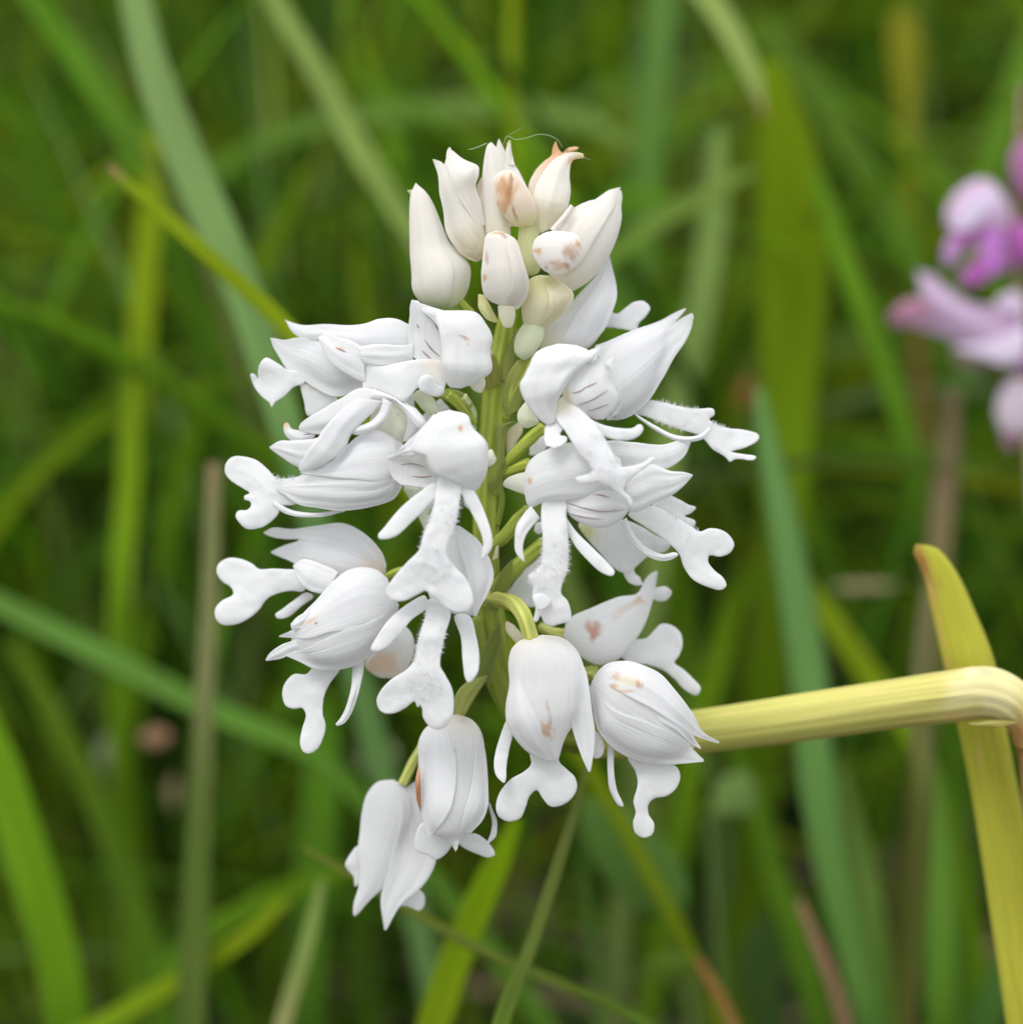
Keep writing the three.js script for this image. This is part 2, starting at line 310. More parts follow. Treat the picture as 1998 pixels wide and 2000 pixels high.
// ---------- the white orchid ----------
const K = 600 / 1930, A = [700, 240, K], B = [400, 560, K], Cc = [900, 560, K], Dd = [400, 980, K], E = [900, 1000, 600 / 1656], G = [600, 1300, 500 / 1756], S1 = [0, 0, 1];
const groundUnder = (x, y, z) => { const p = place(x, y, z); p.y = 0; return p; };
const orchid = thing('white_orchid', 'white flowered orchid spike on a bent yellow green stalk', 'orchid', groundUnder(2015, 1500, -150));
const P = M.petal;
{
  // the stalk: up the spike's axis, then back behind the flowers to the kink at the right and down to the ground
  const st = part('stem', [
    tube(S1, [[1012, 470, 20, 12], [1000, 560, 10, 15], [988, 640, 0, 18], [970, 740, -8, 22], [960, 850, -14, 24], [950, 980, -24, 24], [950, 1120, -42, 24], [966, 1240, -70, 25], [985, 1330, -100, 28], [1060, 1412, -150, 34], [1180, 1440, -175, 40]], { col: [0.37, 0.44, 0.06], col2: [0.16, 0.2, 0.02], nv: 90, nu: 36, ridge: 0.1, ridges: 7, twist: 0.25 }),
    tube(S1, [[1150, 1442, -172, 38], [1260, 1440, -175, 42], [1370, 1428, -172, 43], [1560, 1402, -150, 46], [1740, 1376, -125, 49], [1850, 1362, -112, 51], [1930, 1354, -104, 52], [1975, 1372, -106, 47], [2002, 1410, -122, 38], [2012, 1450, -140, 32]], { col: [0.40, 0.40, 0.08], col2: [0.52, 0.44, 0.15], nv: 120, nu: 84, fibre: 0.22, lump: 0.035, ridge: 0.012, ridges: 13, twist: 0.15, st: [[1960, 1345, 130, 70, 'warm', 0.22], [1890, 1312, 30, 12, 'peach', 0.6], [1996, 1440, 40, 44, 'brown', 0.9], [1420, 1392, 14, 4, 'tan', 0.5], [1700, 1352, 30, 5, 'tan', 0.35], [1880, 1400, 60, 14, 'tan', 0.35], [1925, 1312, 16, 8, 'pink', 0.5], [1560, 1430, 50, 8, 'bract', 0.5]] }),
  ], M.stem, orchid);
  const low = tube(S1, [[1998, 1400, -136, 20], [2012, 1460, -146, 28], [2026, 1560, -150, 30], [2040, 1700, -140, 34], [2060, 2000, -60, 40], [2070, 2500, 120, 44], [2070, 3300, 420, 46]], { col: [0.2, 0.055, 0.015], col2: [0.5, 0.5, 0.15], nv: 60, ridge: 0.05, ridges: 9 });
  part('lower_stem', low, M.stem, orchid, 'reddish brown broken lower stem');
  part('skin_flap', loft(S1, [[1890, 1412], [1940, 1407], [1982, 1409]], [[1895, 1417], [1945, 1419], [1984, 1413]], { z: [-66, -60], bulge: 0.1, col: [0.3, 0.26, 0.07], nv: 10, nu: 10, thick: 2 }), M.dry, orchid);
  // the folded leaf behind the kink
  part('leaf', loft(S1, [[2060, 2750], [1985, 2150], [1934, 1800], [1897, 1560], [1866, 1400], [1843, 1300], [1818, 1190], [1797, 1110], [1781, 1076], [1786, 1064]], [[2300, 2750], [2150, 2150], [2052, 1800], [1992, 1560], [1962, 1410], [1941, 1290], [1903, 1190], [1864, 1110], [1828, 1070], [1790, 1063]], { z: [60, -60, -190, -235, -255, -250, -225, -205], bulge: 0.55, arc: 80, col: [0.54, 0.53, 0.06], base: [0.42, 0.45, 0.03], nv: 90, nu: 40, ribs: 11, rib: 0.8, warp: 2, thick: 5,
    st: [[1794, 1085, 20, 40, 'brown', 0.8, -0.35], [1808, 1122, 18, 50, 'brown', 0.75, -0.4], [1820, 1160, 7, 40, 'tan', 0.6, -0.3], [1838, 1240, 6, 50, 'tan', 0.5, -0.25], [1852, 1296, 14, 14, 'tan', 0.5], [1912, 1480, 5, 40, 'tan', 0.4]] }), M.sheath, orchid);
}
const stalk = (o, T, P2, opt) => part('flower_stalk', tube(T, P2, { nv: 30, nu: 20, ridge: 0.09, ridges: 5, ...opt }), M.stem, o);
const bract = (T, L, R, opt) => part('bract', loft(T, L, R, { arc: 70, bulge: 0.5, col: C.bract, ribs: 7, ...opt }), P, orchid);
const oc = { col: [0.35, 0.41, 0.06] };

// flower stalks and bracts seen along the axis
stalk(orchid, Cc, [[262, 1150, -5, 26], [330, 1060, 20, 34], [430, 960, 35, 38], [520, 880, 45, 34]], oc);
stalk(orchid, Cc, [[180, 1640, -20, 26], [260, 1580, 0, 40], [350, 1470, 20, 40], [420, 1400, 40, 34]], oc);
stalk(orchid, Cc, [[150, 1980, -50, 34], [230, 1880, -30, 46], [360, 1750, -10, 46], [520, 1610, 20, 40]], oc);
stalk(orchid, Cc, [[230, 1200, -10, 24], [330, 1150, 10, 34], [430, 1110, 40, 34]], oc);
stalk(orchid, A, [[925, 1860, 0, 22], [950, 1740, 14, 30], [1000, 1620, 24, 34], [1075, 1470, 30, 30]], oc);
bract(A, [[930, 1850], [905, 1740], [930, 1600], [990, 1500]], [[1010, 1800], [1060, 1660], [1090, 1540], [1100, 1440]], { z: [10, 30], col: [0.46, 0.50, 0.11] });
bract(A, [[900, 1620], [905, 1500], [940, 1380], [985, 1300]], [[960, 1640], [985, 1500], [1010, 1390], [1035, 1280]], { z: [14, 10], col: [0.38, 0.42, 0.1] });
bract(A, [[800, 1680], [790, 1580], [810, 1480], [830, 1430]], [[890, 1640], [885, 1560], [870, 1480], [834, 1426]], { z: [15, 40], col: [0.42, 0.42, 0.09], tip: C.cream });
stalk(orchid, A, [[760, 1240, -5, 14], [700, 1180, 5, 20], [640, 1120, 14, 22]], oc);
stalk(orchid, B, [[1700, 860, -5, 22], [1600, 740, 30, 34], [1520, 670, 60, 34]], oc);
bract(B, [[1640, 800], [1560, 740], [1470, 700], [1400, 680]], [[1690, 740], [1610, 660], [1530, 640], [1405, 676]], { z: [20, 40], col: [0.42, 0.46, 0.1] });
stalk(orchid, B, [[1690, 900, -10, 20], [1680, 790, 5, 26], [1620, 690, 30, 28]], { col: [0.52, 0.56, 0.28] });
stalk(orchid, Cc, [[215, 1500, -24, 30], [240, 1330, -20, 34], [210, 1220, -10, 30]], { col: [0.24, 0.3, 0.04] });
bract(G, [[1010, 330], [1020, 200], [1100, 110], [1234, 65]], [[1085, 335], [1130, 250], [1190, 160], [1240, 72]], { z: [30, 0], col: [0.44, 0.48, 0.12] });
stalk(orchid, Dd, [[1240, 420, 0, 14], [1190, 445, -10, 22], [1130, 480, -30, 22]], oc);
stalk(orchid, G, [[790, 540, -60, 24], [720, 680, -70, 34], [655, 815, -80, 32]], { col: [0.5, 0.53, 0.14] });
stalk(orchid, G, [[1230, 60, -60, 20], [1130, 200, -30, 30], [1040, 340, 0, 34]], { col: [0.42, 0.46, 0.1] });
stalk(orchid, E, [[110, 470, -30, 34], [200, 470, 10, 42], [290, 500, 60, 42], [345, 570, 90, 42], [385, 690, 90, 40]], { col: [0.44, 0.46, 0.11], ridge: 0.12 });
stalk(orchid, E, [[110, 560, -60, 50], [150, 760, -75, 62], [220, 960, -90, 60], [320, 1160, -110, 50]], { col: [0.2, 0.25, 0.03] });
stalk(orchid, E, [[560, 820, -110, 30], [640, 880, -80, 36], [720, 860, -50, 36]], { col: [0.5, 0.52, 0.14] });
stalk(orchid, E, [[430, 620, -110, 24], [500, 650, -90, 30], [570, 660, -60, 30]], { col: [0.5, 0.52, 0.14] });
bract(E, [[170, 260], [185, 200], [190, 120]], [[200, 250], [205, 180], [192, 118]], { z: [0, 0], col: C.cream, nv: 12, nu: 10 });
bract(Cc, [[300, 1120], [285, 1000], [300, 900], [360, 850]], [[330, 1060], [350, 980], [390, 900], [366, 848]], { z: [-20, -10], col: C.cream });
bract(Cc, [[240, 1120], [225, 980], [232, 880], [300, 850]], [[275, 1120], [280, 980], [300, 880], [350, 848]], { z: [20, 24], col: [0.38, 0.43, 0.1] });

bract(Cc, [[210, 1320], [170, 1230], [190, 1120], [240, 1040]], [[270, 1300], [262, 1210], [262, 1120], [246, 1036]], { z: [10, 26], col: [0.34, 0.41, 0.07] });
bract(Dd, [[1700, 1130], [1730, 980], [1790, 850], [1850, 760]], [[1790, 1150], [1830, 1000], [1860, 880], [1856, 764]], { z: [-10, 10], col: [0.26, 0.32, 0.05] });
bract(Dd, [[1760, 660], [1800, 560], [1860, 440], [1930, 360]], [[1830, 700], [1890, 600], [1930, 480], [1936, 366]], { z: [0, 30], col: [0.32, 0.38, 0.06] });
const bud = (label) => sub('flower_bud', orchid, label), flower = (label) => sub('flower', orchid, label);
const add = (f, name, geo, label) => part(name, geo, /lip/.test(name) ? M.lip : P, f, label);
const W = { base: [0.87, 0.83, 0.66], baseLen: 0.4 }, WB = { col: [0.895, 0.87, 0.825] };

// ----- buds at the top of the spike -----
{ const f = bud('tall pale bud at the left of the top cluster'), z = 10;
  const L = [[545, 1165], [420, 1135], [360, 1070], [335, 950], [325, 780], [322, 600], [328, 450], [360, 377]], R = [[592, 1168], [650, 1120], [695, 1030], [700, 900], [650, 830], [575, 750], [530, 640], [480, 520], [430, 440], [363, 376]];
  add(f, 'bud_body', loft(A, L, R, { ...WB, th: 'pod', z, bulge: 0.85, ...W, base: C.pale, baseLen: 0.3 }));
  add(f, 'sepal', loft(A, L, R, { ...WB, th: [[-100, -90], [12, 55]], lift: 0.025, z, bulge: 0.85, base: C.pale, baseLen: 0.3 }));
  add(f, 'sepal', loft(A, [[352, 440], [335, 420], [312, 425]], [[345, 470], [322, 445], [306, 424]], { ...WB, z: 0, col: C.pale, nv: 10, nu: 10 })); }
{ const f = bud('cream bud second from the left at the top'), z = 28;
  const L = [[742, 872], [640, 820], [570, 720], [545, 600], [520, 480], [515, 400], [530, 300], [556, 205], [574, 160]], R = [[778, 870], [798, 780], [783, 640], [742, 480], [736, 390], [757, 330], [752, 275], [650, 220], [578, 158]];
  add(f, 'bud_body', loft(A, L, R, { ...WB, th: 'pod', z, bulge: 0.7, ...W, base: C.cream }));
  add(f, 'sepal', loft(A, [[740, 874], [680, 850], [600, 770], [550, 680], [535, 560], [510, 450], [500, 330], [466, 229]], [[782, 850], [785, 740], [730, 650], [650, 510], [605, 410], [565, 310], [530, 250], [470, 226]], { ...WB, on: 1, z: [34, 66, 62, 40], bulge: 0.5, base: C.cream, baseLen: 0.5, tip: C.lime, tipLen: 0.07 }));
  add(f, 'sepal', loft(A, [[760, 660], [640, 480], [570, 330], [552, 250], [558, 170], [570, 153]], [[800, 640], [770, 500], [736, 400], [752, 330], [752, 276], [650, 222], [590, 180], [580, 154]], { ...WB, on: 1, z: [50, 52, 48, 40], bulge: 0.35, tip: C.lime, tipLen: 0.06 }));
  add(f, 'petal', loft(A, [[790, 720], [735, 560], [728, 440], [770, 345]], [[840, 700], [830, 560], [812, 420], [788, 345]], { ...WB, z: [20, 14], bulge: 0.5, base: C.cream, baseLen: 0.6, col: C.warm })); }
{ const f = bud('open white bud at the very top with a browned bud before it');
  add(f, 'sepal', loft(A, [[850, 820], [800, 690], [780, 540], [775, 420], [785, 270], [808, 145], [830, 121]], [[960, 800], [950, 620], [930, 450], [920, 330], [905, 220], [875, 165], [840, 124]], { ...WB, z: [30, 24, 20], bulge: 0.5, base: C.cream, baseLen: 0.5 }));
  add(f, 'sepal', loft(A, [[850, 650], [850, 450], [868, 260], [866, 160], [879, 100]], [[1085, 650], [1092, 500], [1050, 380], [1000, 290], [935, 200], [886, 102]], { ...WB, z: [16, 10, 8], bulge: 0.5, base: C.cream, baseLen: 0.6 }));
  add(f, 'sepal', loft(A, [[915, 260], [925, 180], [936, 130], [946, 108]], [[985, 270], [962, 190], [960, 140], [954, 107]], { ...WB, z: [14, 12], bulge: 0.3, tip: C.lime, tipLen: 0.4, nv: 20 }));
  add(f, 'bud_body', loft(A, [[1010, 670], [940, 610], [872, 520], [848, 430], [853, 350], [885, 310], [918, 297]], [[1115, 640], [1122, 560], [1085, 450], [1025, 360], [972, 308], [932, 296]], { ...WB, th: 'pod', z: [40, 62, 78], bulge: 0.75, col: C.warm, base: C.lime, baseLen: 0.3, ribs: 7,
    st: [[925, 450, 62, 120, 'tan', 0.85, 0.2], [905, 400, 38, 60, 'tan', 0.7], [950, 430, 18, 95, 'brown', 0.7, 0.12], [978, 560, 14, 70, 'brown', 0.75, -0.25], [960, 350, 18, 40, 'brown', 0.55], [965, 635, 14, 12, 'grey', 0.6]] }), 'browned bud'); }
{ const f = bud('bud with peach orange withered tip at the top right');
  add(f, 'sepal', loft(A, [[1110, 560], [1068, 400], [1105, 310], [1165, 242], [1212, 205], [1222, 150], [1236, 117]], [[1230, 520], [1220, 400], [1260, 290], [1290, 210], [1262, 170], [1250, 140], [1242, 117]], { ...WB, z: [10, 6, 4], bulge: 0.5, col: C.warm, tip: [0.84, 0.52, 0.27], tipLen: 0.62 }));
  add(f, 'sepal', loft(A, [[1130, 700], [1095, 560], [1095, 450], [1155, 325], [1220, 240], [1300, 193], [1375, 184], [1413, 195]], [[1222, 660], [1300, 560], [1332, 440], [1327, 330], [1334, 262], [1352, 232], [1392, 224], [1417, 222]], { ...WB, z: [24, 40, 36, 26], bulge: 0.55, base: C.cream, baseLen: 0.5, tip: [0.84, 0.72, 0.45], tipLen: 0.16, st: [[1335, 245, 25, 40, 'peach', 0.8]] }));
  add(f, 'petal', loft(A, [[1265, 205], [1310, 165], [1345, 152], [1381, 150]], [[1285, 222], [1330, 188], [1360, 176], [1383, 162]], { ...WB, z: [10, 12], bulge: 0.2, col: C.peach, st: [[1300, 178, 30, 12, 'brown', 0.7, -0.5]], nv: 16, nu: 12 })); }
{ const f = bud('large white bud leaning right at the top'), z = 14;
  add(f, 'bud_body', loft(A, [[1205, 1010], [1185, 850], [1215, 690], [1340, 545], [1470, 495], [1580, 420], [1638, 404]], [[1232, 1085], [1330, 1062], [1450, 990], [1560, 860], [1622, 740], [1656, 600], [1652, 520], [1667, 452]], { ...WB, th: 'pod', z: [14, 8, 4], bulge: 0.65, ...W, base: C.warm }));
  add(f, 'sepal', loft(A, [[1190, 840], [1218, 690], [1340, 545], [1450, 490], [1520, 472], [1582, 420], [1640, 404]], [[1300, 980], [1400, 880], [1480, 740], [1560, 600], [1610, 520], [1625, 450], [1648, 406]], { ...WB, on: 1, z: [66, 62, 40, 14], bulge: 0.25, base: C.cream, baseLen: 0.3 }));
  add(f, 'petal', loft(A, [[1205, 665], [1280, 580], [1332, 511]], [[1232, 690], [1312, 595], [1353, 526]], { ...WB, z: [60, 50], bulge: 0.6, nv: 16, nu: 12 })); }
{ const f = bud('small round bud with brown blotched end facing forward');
  add(f, 'bud_body', loft(A, [[1086, 805], [1108, 742], [1180, 690], [1290, 684], [1372, 708], [1406, 765]], [[1090, 815], [1112, 862], [1170, 930], [1262, 953], [1350, 910], [1400, 850], [1409, 780]], { ...WB, th: 'pod', z: [96, 110], bulge: 0.8, warp: 3, col: [0.87, 0.85, 0.83],
    st: [[1128, 805, 45, 26, 'tan', 0.85], [1330, 815, 48, 60, 'brown', 0.6], [1375, 770, 28, 40, 'tan', 0.9], [1250, 890, 85, 34, 'tan', 0.6], [1180, 910, 16, 14, 'grey', 0.7], [1310, 900, 30, 30, 'brown', 0.55]] }));
  add(f, 'bud_stalk', loft(A, [[1040, 960], [1008, 860], [1005, 720], [1020, 600]], [[1130, 960], [1150, 860], [1135, 720], [1120, 600]], { ...WB, th: 'pod', z: [40, 30], bulge: 0.7, col: [0.72, 0.73, 0.42] })); }
{ const f = bud('cream bud hanging forward with browned upper edge');
  add(f, 'bud_body', loft(A, [[870, 1150], [792, 1085], [770, 960], [778, 860], [790, 760], [800, 710], [850, 676]], [[1000, 1172], [1055, 1095], [1070, 1000], [1050, 920], [1015, 800], [982, 730], [900, 680]], { ...WB, th: 'pod', z: [80, 100, 90], bulge: 0.7, col: [0.87, 0.84, 0.8],
    st: [[880, 692, 75, 13, 'tan', 0.9], [920, 710, 36, 14, 'brown', 0.6, 0.6], [808, 850, 14, 50, 'pink', 0.7], [793, 975, 16, 28, 'tan', 0.8], [772, 1030, 7, 14, 'grey', 0.6]] }));
  add(f, 'sepal', loft(A, [[900, 1165], [960, 1050], [960, 900], [930, 790], [940, 720]], [[1002, 1172], [1057, 1095], [1072, 1000], [1052, 920], [984, 730]], { ...WB, on: 1, z: [106, 128, 122], bulge: 0.3, col: [0.87, 0.84, 0.8] }));
  add(f, 'spur', loft(A, [[872, 1140], [884, 1220], [912, 1280], [933, 1290]], [[985, 1150], [980, 1240], [958, 1285], [938, 1291]], { ...WB, th: 'pod', z: [90, 84], bulge: 0.6, col: [0.85, 0.84, 0.68] }));
  add(f, 'sepal', loft(A, [[752, 1075], [755, 1160], [800, 1230], [850, 1255]], [[790, 1080], [830, 1150], [870, 1230], [880, 1252]], { ...WB, z: [50, 60], bulge: 0.5, col: C.lime })); }
{ const f = bud('pale yellow green bud base under the right top buds');
  add(f, 'bud_body', loft(A, [[1080, 960], [1035, 1080], [1022, 1180], [1050, 1290], [1100, 1320]], [[1200, 950], [1352, 1080], [1310, 1180], [1220, 1260], [1140, 1310]], { ...WB, th: 'pod', z: [50, 55, 40], bulge: 0.6, col: C.cream, base: C.lime, baseLen: 0.7 }));
  add(f, 'sepal', loft(A, [[1160, 980], [1200, 1100], [1190, 1200], [1150, 1280]], [[1210, 960], [1352, 1080], [1310, 1180], [1215, 1265]], { ...WB, on: 1, z: [76, 84, 60], bulge: 0.4, col: C.cream, base: C.lime }));
  add(f, 'spur', loft(A, [[1060, 1230], [990, 1340], [982, 1440], [1028, 1490]], [[1170, 1230], [1160, 1360], [1105, 1450], [1052, 1492]], { ...WB, th: 'pod', z: [46, 50], bulge: 0.7, col: [0.78, 0.82, 0.62] })); }

// ----- upper right, behind -----
{ const f = flower('white flower standing up behind the right side of the buds');
  add(f, 'hood', loft(A, [[1100, 1420], [1160, 1285], [1290, 1180], [1400, 1060], [1500, 955], [1558, 850], [1571, 828]], [[1240, 1440], [1440, 1420], [1540, 1300], [1592, 1190], [1622, 1080], [1600, 980], [1576, 830]], { th: 'pod', z: [0, -20, -50], bulge: 0.6, ...W, base: C.cream, baseLen: 0.35 }));
  add(f, 'sepal', loft(A, [[1240, 1430], [1330, 1260], [1440, 1100], [1530, 960], [1571, 828]], [[1440, 1420], [1540, 1300], [1594, 1190], [1625, 1080], [1576, 830]], { on: 1, z: [26, 30, 0, -44], bulge: 0.3 }));
  add(f, 'lip', sheet(A, [[1560, 1170], [1620, 1200], [1680, 1160], [1730, 1126], [1795, 1122], [1832, 1165], [1805, 1215], [1762, 1260], [1742, 1312], [1690, 1302], [1610, 1288], [1545, 1280]], { z: -50, thick: 6 })); }
{ const f = flower('white flower pointing up right with a forked hood');
  add(f, 'hood', loft(Cc, [[850, 480], [930, 360], [1100, 285], [1250, 235], [1340, 215]], [[900, 840], [1010, 835], [1090, 790], [1190, 690], [1280, 480], [1345, 230]], { th: 'pod', z: [10, 0, -20], bulge: 0.5 }));
  add(f, 'sepal', loft(Cc, [[840, 370], [900, 350], [1100, 266], [1250, 214], [1345, 162], [1410, 134]], [[900, 540], [1050, 430], [1200, 330], [1320, 240], [1370, 195], [1414, 142]], { on: 1, z: [40, 50, 20, -20], bulge: 0.3 }));
  add(f, 'sepal', loft(Cc, [[855, 500], [1000, 385], [1200, 292], [1340, 226], [1410, 184], [1452, 164]], [[918, 842], [1020, 836], [1100, 790], [1192, 700], [1272, 570], [1342, 440], [1412, 340], [1444, 270], [1463, 188]], { on: 1, z: [60, 62, 30, -14], bulge: 0.4, ribs: 7, st: [[1445, 205, 12, 8, 'grey', 0.3]] }));
  add(f, 'lip', sheet(Cc, [[1180, 715], [1250, 722], [1330, 742], [1430, 762], [1500, 766], [1585, 768], [1592, 806], [1560, 832], [1620, 872], [1690, 890], [1780, 900], [1868, 930], [1868, 962], [1790, 1010], [1700, 1036], [1760, 1050], [1855, 1068], [1842, 1088], [1722, 1085], [1690, 1102], [1660, 1070], [1580, 1020], [1530, 962], [1480, 930], [1390, 900], [1280, 862], [1150, 812], [1090, 800]], { z: [[1100, 790, 0], [1550, 820, 0], [1850, 940, -30], [1840, 1075, 10]], thick: 6, rim: 12, hairs: [[1330, 740, 170, 130], [1620, 880, 60, 40]] }));
  add(f, 'lip_arm', loft(Cc, [[1092, 796], [1205, 862], [1335, 928], [1450, 940], [1510, 922], [1556, 880]], [[1112, 826], [1220, 905], [1350, 968], [1470, 972], [1540, 945], [1575, 900]], { z: [14, 30, 34], bulge: 0.6, nv: 30, nu: 14 })); }

// ----- upper left -----
{ const f = flower('white flower at upper left turned with its open side and brown mark to the lens');
  add(f, 'petal', loft(A, [[334, 1114], [322, 1200], [315, 1320], [328, 1440], [370, 1490]], [[540, 1180], [548, 1290], [545, 1400], [530, 1490], [500, 1530]], { z: [66, 60, 66], bulge: -0.14, veins: [[[415, 1357], [450, 1410], [516, 1472]], [[398, 1428], [425, 1455], [456, 1482]], [[482, 1264], [496, 1288], [512, 1308]], [[366, 1262], [376, 1280], [384, 1292]]] }));
  add(f, 'sepal', loft(A, [[334, 1112], [400, 1180], [470, 1240], [520, 1300]], [[372, 1116], [420, 1150], [540, 1180], [640, 1220]], { z: [48, 66, 80], bulge: 0.3, nv: 24 }));
  add(f, 'sepal', loft(A, [[470, 1180], [505, 1300], [525, 1400], [524, 1500], [545, 1620], [575, 1662]], [[560, 1178], [740, 1190], [805, 1268], [840, 1345], [826, 1440], [835, 1560], [760, 1622], [645, 1670]], { z: [80, 104, 108, 92], bulge: 0.32, arc: 85, warp: 5, st: [[665, 1350, 42, 13, 'pink', 0.9, 0.55], [690, 1395, 6, 14, 'pink', 0.6]] }));
  add(f, 'spur', loft(A, [[690, 1630], [722, 1680], [760, 1698]], [[790, 1590], [798, 1640], [775, 1697]], { th: 'pod', z: 72, bulge: 0.5, col: [0.85, 0.85, 0.74] }));
  add(f, 'lip', sheet(B, [[1500, 480], [1380, 455], [1250, 470], [1130, 496], [1050, 490], [1018, 476], [1012, 540], [994, 600], [1000, 652], [1080, 652], [1170, 690], [1240, 727], [1290, 690], [1335, 640], [1380, 605], [1440, 630], [1500, 655]], { z: [[1480, 560, 74], [1200, 580, 84], [1020, 580, 62], [1230, 710, 92]], thick: 13, rim: 40, spot: [[1440, 470, 140, 'warm', 0.7]] }));
  add(f, 'lip_arm', sheet(B, [[1352, 575], [1385, 555], [1420, 562], [1455, 610], [1505, 645], [1498, 675], [1460, 692], [1400, 675], [1352, 655]], { z: [[1380, 600, 100], [1490, 670, 84]], thick: 10 }));
  add(f, 'lip_arm', loft(B, [[1060, 640], [1180, 690], [1250, 735], [1320, 775], [1388, 850]], [[1040, 700], [1180, 715], [1235, 760], [1290, 830], [1352, 895], [1380, 880]], { z: [84, 104, 104], bulge: 0.5, nv: 30, nu: 14 }));
  add(f, 'ovary', loft(B, [[1300, 690], [1360, 760], [1430, 815]], [[1340, 640], [1440, 700], [1490, 780]], { th: 'pod', z: 40, bulge: 0.8, col: [0.8, 0.82, 0.66] })); }
{ const f = flower('white flower at far upper left with pointed sepals reaching left');
  add(f, 'hood', loft(B, [[1290, 260], [1100, 240], [900, 290], [760, 320], [640, 370], [560, 420]], [[1250, 480], [1000, 590], [850, 650], [740, 620], [640, 540], [565, 440]], { th: 'pod', z: [20, 10, 0], bulge: 0.3 }));
  add(f, 'sepal', loft(B, [[1300, 245], [1200, 204], [1100, 205], [1000, 234], [880, 240], [740, 235], [620, 240], [545, 222], [504, 206]], [[1300, 420], [1100, 430], [900, 380], [740, 340], [620, 330], [545, 280], [510, 215]], { z: [40, 40, 16, -10], bulge: 0.35 }));
  add(f, 'sepal', loft(B, [[985, 440], [800, 385], [680, 330], [580, 322], [500, 335], [450, 325], [415, 320]], [[1012, 625], [850, 692], [790, 688], [620, 592], [520, 520], [468, 440], [430, 375], [414, 327]], { on: 1, z: [44, 50, 34, 10], bulge: 0.35, tip: C.warm, tipLen: 0.05 }));
  add(f, 'petal', loft(B, [[990, 380], [900, 332], [820, 312], [760, 292], [713, 318]], [[1012, 605], [905, 560], [810, 490], [748, 405], [714, 330]], { z: [66, 66, 56], bulge: 0.15, veins: [[[822, 380], [850, 394], [892, 412]]], st: [[850, 388, 50, 12, 'peach', 0.5]] }));
  add(f, 'sepal', loft(B, [[1310, 362], [1200, 366], [1080, 360], [965, 378]], [[1310, 462], [1150, 496], [1060, 492], [990, 470]], { z: [62, 72, 74], bulge: 0.2 }));
  add(f, 'lip', sheet(B, [[640, 560], [575, 530], [520, 520], [460, 482], [385, 446], [350, 480], [336, 540], [340, 586], [318, 552], [290, 545], [308, 620], [358, 690], [408, 730], [420, 762], [442, 730], [500, 690], [560, 632], [625, 605]], { z: [[600, 560, 10], [400, 500, 16], [310, 600, -20], [420, 720, 20]], thick: 5 }));
  add(f, 'petal', sheet(B, [[604, 605], [640, 608], [690, 632], [760, 662], [840, 712], [760, 765], [650, 812], [624, 720]], { z: 4, thick: 5, st: [[670, 640, 30, 20, 'peach', 0.4]] })); }
{ const f = flower('white flower with its curled lip turned down, behind the left centre flower');
  add(f, 'lip', loft(B, [[1100, 660], [990, 636], [880, 686], [760, 756], [650, 822], [600, 864], [592, 886]], [[1110, 720], [1060, 790], [960, 862], [860, 905], [760, 930], [660, 922], [594, 900]], { z: [80, 74, 56, 30], bulge: 0.32, ribs: 4 }));
  add(f, 'lip', loft(B, [[960, 700], [860, 770], [770, 870], [700, 960], [640, 1050], [594, 1120], [592, 1150]], [[1115, 720], [1060, 790], [975, 870], [915, 940], [885, 1010], [770, 1108], [612, 1168]], { z: [96, 94, 84, 60], bulge: 0.3, ribs: 4, arc: 80 }));
  add(f, 'sepal', loft(B, [[790, 930], [700, 950], [560, 966], [470, 970], [408, 1006]], [[880, 1015], [760, 1110], [660, 1150], [560, 1120], [480, 1068], [410, 1016]], { z: [50, 52, 30, 14], bulge: 0.35, ribs: 6 }));
  add(f, 'petal', loft(B, [[700, 905], [610, 905], [545, 890], [530, 862], [516, 853]], [[690, 950], [570, 976], [510, 935], [495, 890], [500, 860]], { z: [36, 26, 20], bulge: 0.5, tip: C.peach, tipLen: 0.2, nv: 20, nu: 12, veins: [[[615, 930], [650, 926], [690, 914]]] }));
  add(f, 'lip_arm', loft(B, [[1120, 700], [1095, 790], [1035, 850], [940, 880], [898, 888]], [[1182, 730], [1142, 830], [1060, 902], [965, 932], [900, 918]], { z: [96, 98, 88], bulge: 0.5, nv: 26, nu: 14 }));
  add(f, 'ovary', loft(B, [[1040, 800], [1110, 740], [1210, 742], [1280, 800]], [[1030, 900], [1130, 950], [1230, 985], [1290, 930]], { th: 'pod', z: 52, bulge: 0.7, col: [0.84, 0.83, 0.72], st: [[1216, 805, 14, 16, 'grey', 0.5]] }));
  add(f, 'petal', loft(B, [[1240, 720], [1272, 850], [1245, 970]], [[1330, 765], [1392, 860], [1290, 975]], { z: [84, 80, 66], bulge: 0.3, nv: 20 })); }
